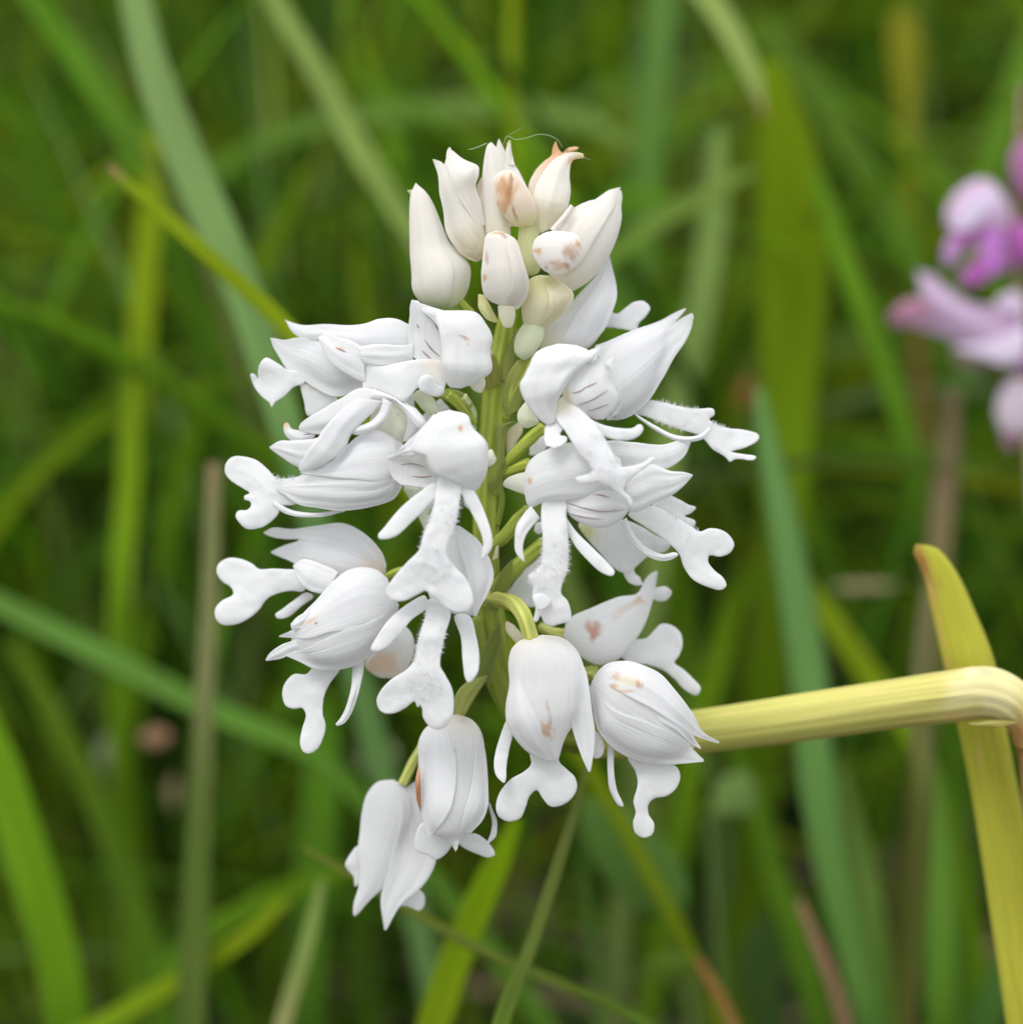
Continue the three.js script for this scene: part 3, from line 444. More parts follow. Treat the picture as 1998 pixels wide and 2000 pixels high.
{ const f = flower('white flower at left centre with broad lobed lip pointing left');
  add(f, 'hood', loft(B, [[1248, 985], [1180, 920], [1070, 900], [960, 940], [880, 1012], [800, 1092], [640, 1160], [530, 1230], [450, 1274]], [[1240, 1262], [1190, 1330], [1050, 1382], [860, 1406], [700, 1386], [600, 1370], [540, 1335], [500, 1302], [450, 1280]], { th: 'pod', z: [56, 60, 40, 10], bulge: 0.42, ribs: 9, rib: 1.2 }));
  add(f, 'sepal', loft(B, [[1246, 990], [1180, 925], [1070, 902], [960, 942], [890, 1010], [875, 1040], [800, 1094], [700, 1134], [600, 1166]], [[1246, 1160], [1100, 1215], [950, 1210], [850, 1200], [760, 1190], [700, 1185], [600, 1170]], { on: 1, z: [76, 100, 80, 40], bulge: 0.25, ribs: 7 }));
  add(f, 'sepal', loft(B, [[1244, 1120], [1100, 1215], [900, 1216], [700, 1228], [560, 1240], [448, 1268]], [[1238, 1264], [1190, 1332], [1050, 1384], [860, 1408], [700, 1388], [600, 1372], [540, 1337], [500, 1304], [448, 1280]], { on: 1, z: [92, 102, 70, 20], bulge: 0.28, ribs: 8, rib: 1.2 }));
  add(f, 'lip', sheet(B, [[650, 1250], [600, 1195], [520, 1205], [450, 1200], [400, 1150], [330, 1092], [260, 1070], [180, 1068], [136, 1108], [130, 1170], [168, 1220], [240, 1266], [284, 1298], [250, 1314], [250, 1336], [288, 1352], [292, 1376], [268, 1402], [212, 1408], [195, 1440], [224, 1490], [268, 1522], [360, 1512], [425, 1470], [466, 1422], [474, 1382], [560, 1370], [640, 1330]], { z: [[620, 1270, 10], [380, 1270, 10], [160, 1150, -20], [240, 1480, 16]], thick: 8, rim: 22, dome: 8, hairs: [[500, 1195, 80, 40]] }));
  add(f, 'lip_arm', loft(B, [[880, 1396], [720, 1420], [560, 1405], [480, 1370], [442, 1345]], [[880, 1414], [700, 1447], [560, 1442], [480, 1412], [428, 1368]], { z: [40, 40, 20], bulge: 0.6, nv: 26, nu: 12 }));
  add(f, 'ovary', loft(B, [[1238, 1255], [1320, 1390], [1385, 1540]], [[1340, 1255], [1395, 1390], [1400, 1520]], { th: 'pod', z: -20, bulge: 0.7, col: [0.8, 0.82, 0.7] })); }

// ----- the pair in the middle -----
{ const f = flower('front white flower left of the stem with a long forked hairy lip');
  add(f, 'spur', loft(B, [[1768, 1035], [1800, 1022], [1832, 1080]], [[1768, 1132], [1800, 1128], [1832, 1096]], { th: 'pod', z: 96, bulge: 0.8, col: [0.85, 0.85, 0.74] }));
  add(f, 'petal', loft(B, [[1400, 900], [1290, 965], [1190, 1050], [1144, 1070], [1150, 1110], [1176, 1180], [1232, 1242]], [[1500, 960], [1480, 1040], [1450, 1100], [1440, 1150], [1500, 1200], [1470, 1240], [1380, 1262]], { z: [130, 126, 116, 120], bulge: -0.22, ribs: 4, col: [0.85, 0.85, 0.85], veins: [[[1230, 1118], [1300, 1112], [1384, 1132]], [[1302, 1190], [1360, 1196], [1436, 1190]]] }));
  add(f, 'sepal', loft(B, [[1440, 800], [1370, 880], [1290, 955], [1200, 1040], [1143, 1074]], [[1500, 860], [1440, 960], [1370, 1030], [1320, 1060], [1240, 1060], [1148, 1082]], { z: [140, 152, 150, 128], bulge: 0.3, warp: 4 }));
  add(f, 'sepal', loft(B, [[1465, 790], [1390, 860], [1320, 945], [1310, 1030], [1375, 1072], [1392, 1110], [1425, 1170], [1500, 1205], [1600, 1245], [1688, 1287]], [[1540, 774], [1655, 812], [1695, 900], [1768, 980], [1782, 1070], [1768, 1180], [1725, 1260], [1700, 1288]], { z: [120, 150, 162, 156, 140], bulge: 0.36, arc: 85, warp: 4, ribs: 6, st: [[1608, 890, 17, 28, 'tan', 0.75]] }), 'hood sepal with a tan spot');
  add(f, 'lip', sheet(B, [[1475, 1195], [1452, 1290], [1430, 1400], [1400, 1480], [1370, 1570], [1350, 1650], [1280, 1722], [1200, 1810], [1140, 1905], [1150, 1945], [1198, 1975], [1262, 1972], [1340, 1934], [1388, 1912], [1430, 1950], [1480, 1985], [1515, 2015], [1582, 2046], [1650, 2040], [1686, 1990], [1680, 1922], [1640, 1832], [1580, 1770], [1532, 1710], [1520, 1640], [1552, 1560], [1582, 1470], [1600, 1350], [1612, 1235], [1560, 1205]], { z: [[1530, 1220, 142], [1490, 1450, 168], [1430, 1750, 176], [1200, 1920, 156], [1620, 1990, 172]], thick: 9, rim: 24, crinkle: 0.9, hairs: [[1420, 1500, 170, 190], [1440, 1740, 110, 160], [1600, 1400, 120, 60]] }));
  add(f, 'lip_arm', sheet(B, [[1440, 1235], [1350, 1290], [1230, 1390], [1130, 1510], [1090, 1560], [1094, 1582], [1120, 1588], [1200, 1568], [1300, 1480], [1420, 1360], [1490, 1275]], { z: [[1450, 1260, 140], [1100, 1570, 176]], thick: 8, rim: 18 }));
  add(f, 'lip_arm', sheet(B, [[1600, 1235], [1630, 1340], [1680, 1430], [1715, 1500], [1750, 1610], [1738, 1708], [1772, 1690], [1806, 1630], [1804, 1560], [1775, 1460], [1720, 1330], [1680, 1268]], { z: [[1630, 1260, 140], [1770, 1680, 166]], thick: 8, rim: 18, hairs: [[1625, 1370, 50, 20]] })); }
{ const f = flower('lower middle white flower hanging under the front flower');
  add(f, 'hood', loft(Dd, [[1560, 150], [1500, 250], [1440, 400], [1400, 540], [1440, 650], [1540, 700], [1680, 717]], [[1588, 148], [1655, 190], [1722, 250], [1792, 370], [1812, 470], [1775, 580], [1735, 650], [1705, 719]], { th: 'pod', z: [100, 84, 92], bulge: 0.28, nv: 50 }));
  add(f, 'sepal', loft(Dd, [[1580, 150], [1600, 300], [1640, 440], [1670, 580], [1690, 718]], [[1600, 150], [1657, 190], [1724, 250], [1794, 370], [1814, 470], [1777, 580], [1737, 650], [1708, 720]], { on: 1, z: [108, 124, 122, 96], bulge: 0.3 }));
  add(f, 'lip', sheet(Dd, [[1395, 620], [1385, 720], [1360, 800], [1332, 900], [1310, 1000], [1270, 1052], [1180, 1110], [1110, 1180], [1080, 1250], [1100, 1310], [1140, 1332], [1200, 1326], [1270, 1290], [1318, 1254], [1338, 1298], [1350, 1278], [1366, 1300], [1370, 1350], [1400, 1400], [1450, 1430], [1502, 1420], [1550, 1370], [1566, 1290], [1556, 1180], [1512, 1090], [1480, 1030], [1490, 930], [1512, 830], [1545, 700], [1500, 620]], { z: [[1460, 660, 118], [1420, 850, 146], [1400, 1120, 150], [1130, 1270, 126], [1480, 1370, 144]], thick: 9, rim: 24, crinkle: 0.9, hairs: [[1360, 850, 160, 130], [1390, 1150, 110, 150]] }));
  add(f, 'lip_arm', sheet(Dd, [[1385, 590], [1260, 652], [1150, 750], [1080, 850], [1044, 925], [1056, 942], [1130, 922], [1220, 842], [1300, 742], [1395, 665]], { z: [[1380, 630, 128], [1060, 920, 152]], thick: 8, rim: 18 }));
  add(f, 'lip_arm', sheet(Dd, [[1570, 715], [1608, 850], [1620, 1000], [1638, 1115], [1658, 1138], [1710, 1085], [1726, 980], [1702, 830], [1662, 715]], { z: [[1610, 730, 116], [1660, 1120, 140]], thick: 8, rim: 18 })); }

// ----- right of the stem -----
{ const f = flower('upper right white flower facing the lens with purple lined petal and long lip');
  add(f, 'sepal', loft(Cc, [[610, 358], [490, 400], [425, 500], [398, 560], [370, 615], [388, 690], [440, 775], [500, 840], [545, 872]], [[720, 366], [800, 400], [842, 445], [785, 485], [705, 560], [645, 650], [605, 730], [590, 850]], { z: [110, 140, 150, 140], bulge: 0.42, arc: 85, warp: 5, ribs: 6 }));
  add(f, 'petal', loft(Cc, [[815, 450], [715, 515], [640, 620], [640, 700], [735, 790], [850, 836]], [[890, 440], [925, 520], [945, 600], [992, 690], [972, 760], [900, 834]], { z: [120, 128, 122], bulge: 0.3, arc: 80, ribs: 8, col: [0.85, 0.85, 0.85], st: [[660, 700, 60, 70, 'cream', 0.9]], veins: [[[722, 750], [830, 708], [922, 648]], [[762, 642], [810, 622], [855, 600]], [[790, 786], [860, 762], [928, 738]], [[700, 668], [740, 660], [780, 640]]] }));
  add(f, 'sepal', loft(Cc, [[740, 440], [800, 402], [876, 371]], [[760, 490], [838, 470], [866, 420], [878, 376]], { z: [132, 136, 130], bulge: 0.2, nv: 20, nu: 14 }));
  add(f, 'sepal', loft(Cc, [[940, 820], [975, 740], [960, 620], [930, 520], [905, 480], [962, 432]], [[985, 800], [1010, 740], [1000, 640], [980, 560], [972, 500], [968, 440]], { z: [110, 126, 132], bulge: 0.3 }));
  add(f, 'lip', sheet(Cc, [[640, 690], [600, 740], [598, 830], [650, 900], [700, 980], [760, 1060], [822, 1130], [810, 1170], [740, 1192], [720, 1202], [736, 1230], [790, 1236], [870, 1230], [940, 1262], [990, 1302], [1040, 1340], [1060, 1382], [1080, 1370], [1070, 1330], [1022, 1280], [1040, 1240], [1110, 1172], [1180, 1122], [1222, 1078], [1200, 1070], [1140, 1108], [1050, 1130], [1000, 1130], [960, 1060], [920, 980], [870, 900], [800, 815], [730, 755]], { z: [[640, 740, 126], [800, 960, 172], [930, 1170, 180], [740, 1210, 172], [1200, 1085, 158], [1060, 1370, 166]], thick: 10, rim: 26, crinkle: 0.8, spot: [[640, 740, 120, 'cream', 0.8]], hairs: [[880, 1000, 150, 110], [900, 1170, 90, 80]] }));
  add(f, 'lip_arm', sheet(Cc, [[750, 790], [850, 850], [950, 882], [1080, 888], [1112, 866], [1135, 868], [1146, 900], [1100, 950], [1000, 966], [900, 940], [815, 885]], { z: [[780, 830, 132], [1130, 890, 166]], thick: 8, rim: 16 }));
  add(f, 'lip_arm', sheet(Cc, [[545, 840], [530, 880], [524, 960], [540, 1000], [600, 1012], [662, 978], [666, 944], [622, 930], [640, 900], [652, 860], [610, 780]], { z: [[590, 840, 130], [600, 980, 160]], thick: 8, rim: 18 }));
  add(f, 'spur', loft(Cc, [[410, 715], [358, 790], [364, 860], [398, 892]], [[440, 755], [475, 820], [495, 850], [432, 888]], { th: 'pod', z: 90, bulge: 0.7, col: [0.8, 0.82, 0.66] })); }
{ const f = flower('middle right white flower facing down with a tan ringed spot on its hood');
  add(f, 'spur', loft(Cc, [[262, 1228], [300, 1198], [420, 1160]], [[266, 1256], [330, 1282], [420, 1310]], { th: 'pod', z: [60, 90], bulge: 0.7, col: [0.85, 0.85, 0.76] }));
  add(f, 'sepal', loft(Cc, [[392, 1200], [430, 1095], [540, 1020], [700, 978], [850, 1000], [1000, 1080]], [[396, 1290], [430, 1380], [540, 1352], [680, 1338], [850, 1310], [1040, 1270]], { z: [100, 118, 128, 120], bulge: 0.35, warp: 3.5, ribs: 6, st: [[437, 1216, 25, 27, 'tan', 0.7], [440, 1212, 13, 14, 'lime', 0.9]] }), 'hood sepal with a tan spot');
  add(f, 'sepal', loft(Cc, [[870, 970], [1000, 968], [1150, 984], [1270, 990], [1380, 964], [1441, 968]], [[930, 1120], [1050, 1160], [1200, 1152], [1300, 1140], [1400, 1072], [1443, 984]], { z: [70, 80, 50, 20], bulge: 0.3 }));
  add(f, 'sepal', loft(Cc, [[960, 1220], [1100, 1140], [1200, 1116], [1320, 1158], [1400, 1164], [1456, 1180]], [[980, 1400], [1100, 1412], [1240, 1352], [1340, 1300], [1400, 1252], [1454, 1192]], { z: [106, 112, 80, 40], bulge: 0.35, ribs: 8, rib: 1.2 }));
  add(f, 'petal', loft(Cc, [[630, 1345], [780, 1300], [900, 1262], [1000, 1290], [1066, 1372]], [[645, 1380], [700, 1452], [800, 1502], [900, 1514], [990, 1482], [1062, 1404]], { z: [108, 126, 110], bulge: 0.42, arc: 80, ribs: 7, col: [0.84, 0.84, 0.84], veins: [[[648, 1352], [780, 1392], [880, 1410], [1025, 1402]], [[668, 1420], [770, 1448], [885, 1462]], [[820, 1304], [880, 1308], [935, 1326]]] }));
  add(f, 'lip', sheet(E, [[450, -70], [432, 30], [440, 130], [436, 230], [410, 300], [364, 342], [370, 372], [392, 400], [385, 440], [402, 520], [393, 590], [412, 592], [430, 558], [450, 600], [490, 616], [540, 602], [590, 592], [596, 560], [576, 480], [542, 440], [546, 390], [572, 320], [580, 220], [577, 120], [570, 30], [560, -70]], { z: [[505, -60, 110], [505, 120, 138], [470, 350, 146], [400, 580, 130], [560, 580, 142]], thick: 10, rim: 26, crinkle: 1.3, hairs: [[560, 230, 150, 200], [450, 350, 80, 110]] }));
  add(f, 'lip_petal', sheet(E, [[388, 450], [440, 440], [485, 480], [470, 510], [420, 528], [400, 500]], { z: 152, thick: 5, rim: 10 }));
  add(f, 'lip_arm', loft(Cc, [[440, 1375], [392, 1430], [350, 1500], [337, 1600], [346, 1670], [394, 1728]], [[500, 1455], [450, 1505], [412, 1560], [390, 1640], [398, 1700], [400, 1724]], { z: [112, 134, 140], bulge: 0.35, nv: 30, nu: 16 }));
  add(f, 'lip_arm', sheet(Cc, [[640, 1385], [660, 1440], [720, 1532], [830, 1642], [920, 1732], [966, 1792], [950, 1817], [880, 1794], [800, 1722], [715, 1625], [672, 1530]], { z: [[660, 1420, 112], [940, 1790, 150]], thick: 8, rim: 18 })); }
{ const f = flower('white lip of a flower behind the middle right flower');
  add(f, 'hood', sheet(Cc, [[740, 1490], [1000, 1460], [1120, 1500], [1200, 1550], [1315, 1622], [1285, 1662], [1180, 1692], [1100, 1760], [1050, 1802], [950, 1762], [880, 1680], [800, 1592]], { z: [[760, 1510, -30], [1000, 1600, -20], [1290, 1640, -50], [1050, 1780, -44]], thick: 18, rim: 60, spot: [[790, 1530, 110, 'lime', 0.9]] }));
  add(f, 'sepal', loft(E, [[870, 290], [880, 340], [905, 380], [945, 397]], [[935, 290], [938, 330], [962, 352], [982, 392]], { z: -50, bulge: 0.4, nv: 16, nu: 12 }));
  add(f, 'petal', sheet(Cc, [[1190, 1390], [1300, 1312], [1362, 1332], [1430, 1370], [1476, 1386], [1450, 1420], [1405, 1442], [1470, 1470], [1468, 1502], [1400, 1496], [1290, 1440]], { z: [[1200, 1390, 20], [1460, 1400, -20]], thick: 6 }));
  add(f, 'lip', sheet(Cc, [[1050, 1430], [1180, 1378], [1262, 1400], [1350, 1450], [1440, 1500], [1500, 1538], [1560, 1518], [1640, 1530], [1692, 1570], [1716, 1622], [1690, 1672], [1630, 1696], [1560, 1690], [1554, 1730], [1590, 1780], [1650, 1832], [1667, 1880], [1632, 1906], [1560, 1890], [1460, 1842], [1400, 1762], [1370, 1680], [1280, 1592], [1150, 1505]], { z: [[1100, 1440, 30], [1400, 1600, 44], [1680, 1620, 20], [1640, 1880, 40]], thick: 11, rim: 30, hairs: [[1400, 1475, 120, 60]] }));
  add(f, 'lip_arm', loft(Cc, [[1040, 1450], [1092, 1560], [1170, 1640], [1270, 1680], [1340, 1668], [1364, 1676]], [[1000, 1480], [1060, 1592], [1150, 1682], [1250, 1722], [1320, 1716], [1362, 1692]], { z: [40, 60, 66], bulge: 0.5, nv: 30, nu: 14 })); }

// ----- petals of the flowers on the far side, seen through the gaps -----
{ const f = flower('white petals of a flower behind the stem at the middle');
  add(f, 'petal', loft(E, [[225, 470], [290, 380], [360, 300], [440, 230]], [[300, 500], [400, 510], [470, 440], [460, 260]], { z: [-70, -60], bulge: 0.25 }));
  add(f, 'petal', loft(E, [[165, 640], [170, 590], [205, 570]], [[200, 655], [240, 620], [235, 580]], { th: 'pod', z: -90, bulge: 0.5 }));
  add(f, 'petal', loft(Cc, [[430, 1060], [440, 980], [500, 930]], [[500, 1060], [545, 1000], [540, 940]], { z: -20, bulge: 0.3, nv: 16, nu: 12 }));
  add(f, 'petal', loft(Cc, [[190, 1700], [195, 1560], [210, 1440]], [[235, 1690], [225, 1560], [215, 1440]], { z: -60, bulge: 0.3, nv: 16, nu: 12 }));
  add(f, 'petal', loft(Cc, [[455, 1540], [470, 1490], [500, 1475]], [[490, 1560], [515, 1530], [512, 1480]], { th: 'pod', z: -10, bulge: 0.5, nv: 16, nu: 16 })); }
{ const f = flower('white petals of a flower behind the left centre hoods');
  add(f, 'petal', loft(B, [[1480, 700], [1400, 780], [1330, 860], [1300, 960]], [[1560, 790], [1500, 840], [1430, 900], [1360, 990]], { z: [-40, -30], bulge: 0.3 }));
  add(f, 'petal', loft(B, [[1230, 1220], [1300, 1340], [1380, 1440]], [[1400, 1220], [1440, 1330], [1400, 1440]], { z: [-60, -60], bulge: 0.3 }));
  add(f, 'petal', loft(B, [[940, 640], [1080, 720], [1200, 800]], [[1150, 560], [1300, 640], [1320, 780]], { z: [-20, -20], bulge: 0.3 })); }

// ----- lower right -----
{ const f = flower('drooping white bud like flower with a pinkish brown spot, lower right');
  add(f, 'hood', loft(E, [[548, 655], [580, 578], [700, 518], [850, 458], [950, 440], [990, 370], [1020, 335], [1054, 309]], [[556, 690], [640, 772], [740, 822], [850, 790], [930, 700], [992, 600], [1034, 480], [1062, 330]], { th: 'pod', z: [-40, -30, -50, -70], bulge: 0.6, st: [[718, 642, 54, 60, 'pink', 1], [730, 610, 26, 26, 'brown', 0.4], [955, 480, 38, 30, 'tan', 0.6], [880, 530, 90, 22, 'tan', 0.35, -0.6]] }));
  add(f, 'sepal', loft(E, [[1030, 410], [1100, 402], [1136, 425]], [[1030, 470], [1100, 478], [1136, 445]], { th: 'pod', z: -70, bulge: 0.6, st: [[1120, 430, 16, 16, 'peach', 0.6]] }));
  add(f, 'sepal', loft(E, [[600, 700], [760, 640], [900, 560], [1000, 440], [1054, 312]], [[640, 774], [742, 826], [854, 793], [934, 702], [996, 600], [1062, 332]], { on: 1, z: [10, 24, 0, -64], bulge: 0.25 }));
  add(f, 'lip', sheet(E, [[860, 770], [930, 692], [1000, 680], [1040, 640], [1080, 604], [1132, 610], [1182, 650], [1194, 720], [1172, 780], [1150, 812], [1200, 850], [1252, 900], [1292, 950], [1272, 988], [1210, 962], [1150, 900], [1090, 852], [1000, 822], [900, 810]], { z: [[900, 770, -70], [1150, 660, -90], [1270, 960, -80]], thick: 9, rim: 24 })); }
{ const f = flower('white bell shaped flower hanging under the curved green stalk');
  add(f, 'petal', loft(E, [[240, 640], [245, 590], [290, 610]], [[280, 690], [310, 712], [345, 680]], { th: 'pod', z: 20, bulge: 0.5, col: C.cream }));
  add(f, 'hood', loft(E, [[430, 662], [345, 680], [280, 730], [260, 800], [264, 930], [246, 1040], [250, 1130], [290, 1210], [360, 1290], [440, 1332], [515, 1354]], [[450, 660], [540, 675], [612, 730], [655, 810], [668, 920], [660, 1000], [645, 1080], [596, 1160], [570, 1200], [546, 1260], [526, 1352]], { th: 'pod', z: [80, 92, 96, 100], bulge: 0.62, ribs: 8, rib: 1.5, ...W, base: C.warm, baseLen: 0.3, st: [[458, 1170, 44, 58, 'tan', 0.75], [462, 1200, 22, 30, 'brown', 0.35], [430, 1150, 40, 30, 'peach', 0.35, 0.7], [468, 1050, 10, 44, 'pink', 0.6, -0.25], [482, 1120, 9, 40, 'grey', 0.5], [480, 1168, 8, 8, 'brown', 0.8]] }));
  add(f, 'sepal', loft(E, [[290, 780], [270, 930], [250, 1050], [256, 1130], [300, 1216], [380, 1296], [470, 1340]], [[320, 800], [330, 930], [370, 1030], [425, 1135], [440, 1200], [470, 1270], [500, 1346]], { on: 1, up: [0.5, 8, 10, 7], z: 0, ribs: 4 }));
  add(f, 'sepal', loft(E, [[590, 740], [596, 900], [594, 1040], [598, 1150], [640, 1290], [688, 1402]], [[625, 750], [680, 880], [705, 1040], [722, 1180], [716, 1290], [700, 1398]], { on: 1, z: [120, 134, 126, 108], bulge: 0.4, arc: 85, ribs: 4 }));
  add(f, 'lip_arm', sheet(E, [[700, 1180], [712, 1320], [735, 1330], [762, 1312], [773, 1262], [742, 1190]], { z: 60, thick: 7 }));
  add(f, 'lip_arm', sheet(E, [[258, 1110], [205, 1230], [179, 1350], [190, 1420], [234, 1461], [244, 1440], [246, 1380], [262, 1280], [284, 1170]], { z: [[260, 1160, 60], [230, 1440, 90]], thick: 8, rim: 16 }));
  add(f, 'lip', sheet(E, [[375, 1290], [378, 1360], [340, 1400], [270, 1440], [210, 1512], [189, 1590], [205, 1642], [260, 1669], [322, 1650], [350, 1590], [372, 1530], [410, 1500], [440, 1542], [480, 1586], [530, 1586], [590, 1552], [626, 1490], [615, 1430], [570, 1385], [530, 1345], [520, 1290]], { z: [[450, 1300, 60], [430, 1420, 80], [250, 1620, 60], [570, 1520, 74]], thick: 9, rim: 26 })); }
{ const f = flower('plump white flower at lower right with a tan frame shaped mark');
  add(f, 'hood', loft(E, [[705, 910], [725, 875], [782, 820], [880, 800], [980, 822], [1080, 882], [1180, 992], [1240, 1110], [1262, 1240]], [[698, 930], [712, 1050], [742, 1180], [832, 1280], [950, 1338], [1080, 1352], [1180, 1330], [1262, 1280]], { th: 'pod', z: [40, 60, 50, 30], bulge: 0.5, ribs: 7, st: [[840, 888, 28, 24, 'tan', 0.7], [826, 938, 24, 18, 'tan', 0.75], [955, 930, 26, 26, 'tan', 0.75], [890, 912, 70, 42, 'cream', 0.7], [890, 965, 70, 10, 'tan', 0.4]] }));
  add(f, 'sepal', loft(E, [[760, 850], [880, 802], [980, 822], [1082, 880], [1182, 990], [1252, 1090], [1302, 1180], [1392, 1240]], [[760, 920], [900, 990], [1060, 1080], [1180, 1160], [1250, 1200], [1310, 1225], [1389, 1247]], { on: 1, z: [96, 120, 100, 40], bulge: 0.3, ribs: 5, st: [[840, 888, 28, 24, 'tan', 0.8], [826, 938, 24, 18, 'tan', 0.8], [955, 930, 26, 26, 'tan', 0.8], [890, 912, 70, 42, 'cream', 0.8], [890, 965, 70, 10, 'tan', 0.45]] }));
  add(f, 'sepal', loft(E, [[1050, 1020], [1160, 1100], [1230, 1160], [1260, 1220], [1294, 1272]], [[1060, 1120], [1160, 1180], [1220, 1230], [1262, 1262], [1292, 1277]], { on: 1, z: [104, 94, 60], bulge: 0.3, nv: 24 }));
  add(f, 'sepal', loft(E, [[696, 930], [820, 1060], [1000, 1130], [1180, 1220], [1308, 1334]], [[694, 945], [710, 1050], [740, 1182], [830, 1282], [950, 1342], [1080, 1362], [1200, 1357], [1308, 1346]], { on: 1, z: [80, 128, 108, 50], bulge: 0.32, ribs: 6 }));
  add(f, 'lip_arm', loft(E, [[790, 1260], [790, 1400], [802, 1500], [846, 1580], [865, 1590]], [[826, 1270], [826, 1400], [842, 1500], [872, 1565], [878, 1586]], { z: [40, 50, 50], bulge: 0.7, nv: 26, nu: 12 }));
  add(f, 'lip', sheet(E, [[900, 1320], [940, 1400], [952, 1470], [930, 1560], [942, 1622], [928, 1672], [940, 1730], [985, 1756], [1030, 1740], [1042, 1682], [1012, 1630], [1010, 1580], [1040, 1546], [1110, 1531], [1160, 1490], [1182, 1430], [1166, 1378], [1090, 1340], [1000, 1310]], { z: [[980, 1330, 30], [1000, 1480, 40], [1150, 1420, 30], [985, 1720, 40]], thick: 11, rim: 30 })); }

// ----- lower left -----
{ const f = flower('soft white flower at far left with a lip like two round paddles');
  add(f, 'hood', loft(Dd, [[1142, 420], [1115, 320], [1030, 235], [900, 180], [760, 180], [640, 210], [560, 260]], [[1135, 480], [1000, 520], [850, 530], [740, 500], [660, 440], [600, 380], [562, 280]], { th: 'pod', z: [-20, -30, -50], bulge: 0.4, ...W, base: C.warm }));
  add(f, 'sepal', loft(Dd, [[1142, 400], [1120, 330], [1040, 230], [940, 160], [850, 134], [700, 150], [550, 170], [430, 164], [373, 190]], [[1135, 440], [1020, 370], [900, 310], [760, 260], [620, 235], [510, 235], [430, 222], [376, 202]], { on: 1, z: [0, 10, -20, -60], bulge: 0.35, ribs: 4, st: [[395, 185, 20, 16, 'peach', 0.3]] }));
  add(f, 'sepal', loft(Dd, [[1144, 430], [1020, 330], [850, 250], [700, 235], [580, 250], [490, 278], [418, 312]], [[1100, 490], [920, 500], [760, 500], [620, 430], [540, 375], [480, 350], [419, 323]], { on: 1, z: [16, 30, 10, -30], bulge: 0.3, ribs: 5, base: C.warm, baseLen: 0.3 }));
  add(f, 'petal', loft(Dd, [[840, 440], [720, 385], [620, 362], [556, 398]], [[760, 580], [665, 560], [595, 500], [557, 412]], { z: [34, 30, 6], bulge: 0.3 }));
  add(f, 'lip', sheet(Dd, [[660, 500], [620, 562], [540, 560], [450, 580], [392, 612], [340, 682], [280, 732], [200, 770], [110, 772], [70, 732], [68, 672], [110, 622], [180, 582], [168, 540], [110, 500], [76, 440], [90, 390], [150, 354], [230, 360], [300, 390], [342, 422], [430, 420], [520, 424], [580, 430]], { z: [[620, 500, -10], [300, 500, -20], [150, 420, -50], [130, 710, -20]], thick: 12, rim: 34 }));
  add(f, 'lip_arm', sheet(Dd, [[640, 570], [560, 620], [480, 680], [445, 705], [450, 728], [475, 736], [535, 720], [605, 660], [685, 595]], { z: -24, thick: 7 })); }
{ const f = bud('round peach tinted bud behind the lower middle lip');
  add(f, 'bud_body', loft(Dd, [[1000, 1000], [1020, 1050], [1090, 1100], [1180, 1112]], [[1240, 760], [1300, 830], [1320, 920], [1280, 1050]], { th: 'pod', z: -60, bulge: 0.6, col: C.white, st: [[1110, 1030, 190, 110, 'peach', 0.75]] })); }
{ const f = flower('large white hooded flower at lower left with a peach mark');
  add(f, 'hood', loft(Dd, [[1150, 480], [1085, 430], [985, 414], [880, 442], [780, 530], [700, 620], [622, 700], [570, 790], [540, 850]], [[1230, 620], [1200, 750], [1130, 880], [1050, 960], [960, 1020], [850, 1050], [720, 1048], [620, 990], [548, 900]], { th: 'pod', z: [50, 56, 50, 36], bulge: 0.5, ribs: 7 }));
  add(f, 'sepal', loft(Dd, [[1150, 480], [1085, 430], [985, 413], [880, 440], [780, 528], [700, 618], [620, 698], [570, 790], [468, 842]], [[1215, 690], [1040, 750], [880, 800], [760, 826], [700, 845], [640, 860], [560, 856], [468, 850]], { on: 1, z: [84, 118, 106, 54], bulge: 0.32, ribs: 6, st: [[668, 740, 54, 20, 'peach', 0.6, -0.5], [700, 764, 13, 10, 'brown', 0.8], [640, 770, 40, 10, 'peach', 0.4, -0.6]] }));
  add(f, 'sepal', loft(Dd, [[1220, 640], [1050, 745], [880, 800], [740, 872], [620, 930], [500, 956]], [[1212, 720], [1132, 882], [1052, 964], [960, 1024], [850, 1053], [700, 1052], [590, 1002], [500, 964]], { on: 1, z: [90, 112, 88, 44], bulge: 0.3, ribs: 6 }));
  add(f, 'petal', loft(Dd, [[600, 860], [480, 900], [410, 950], [383, 992]], [[640, 920], [560, 952], [480, 986], [388, 1000]], { z: [50, 40, 26], bulge: 0.3, nv: 24 }));
  add(f, 'petal', loft(Dd, [[660, 680], [580, 725], [540, 768]], [[640, 780], [580, 800], [545, 800]], { z: [64, 56], bulge: 0.3, nv: 20 }));
  add(f, 'lip', sheet(Dd, [[690, 1030], [640, 1082], [560, 1084], [500, 1150], [489, 1220], [510, 1282], [560, 1302], [612, 1296], [636, 1340], [612, 1430], [600, 1520], [620, 1572], [660, 1582], [710, 1552], [750, 1470], [761, 1400], [742, 1330], [752, 1220], [782, 1150], [850, 1040], [760, 1020]], { z: [[760, 1040, 20], [680, 1200, 30], [530, 1220, 10], [670, 1540, 36]], thick: 12, rim: 34 }));
  add(f, 'lip_arm', loft(Dd, [[930, 1030], [922, 1150], [900, 1250], [862, 1345], [822, 1396]], [[1006, 990], [992, 1100], [962, 1220], [922, 1330], [872, 1396], [832, 1409]], { z: [40, 60, 60], bulge: 0.4, nv: 28, nu: 14 })); }
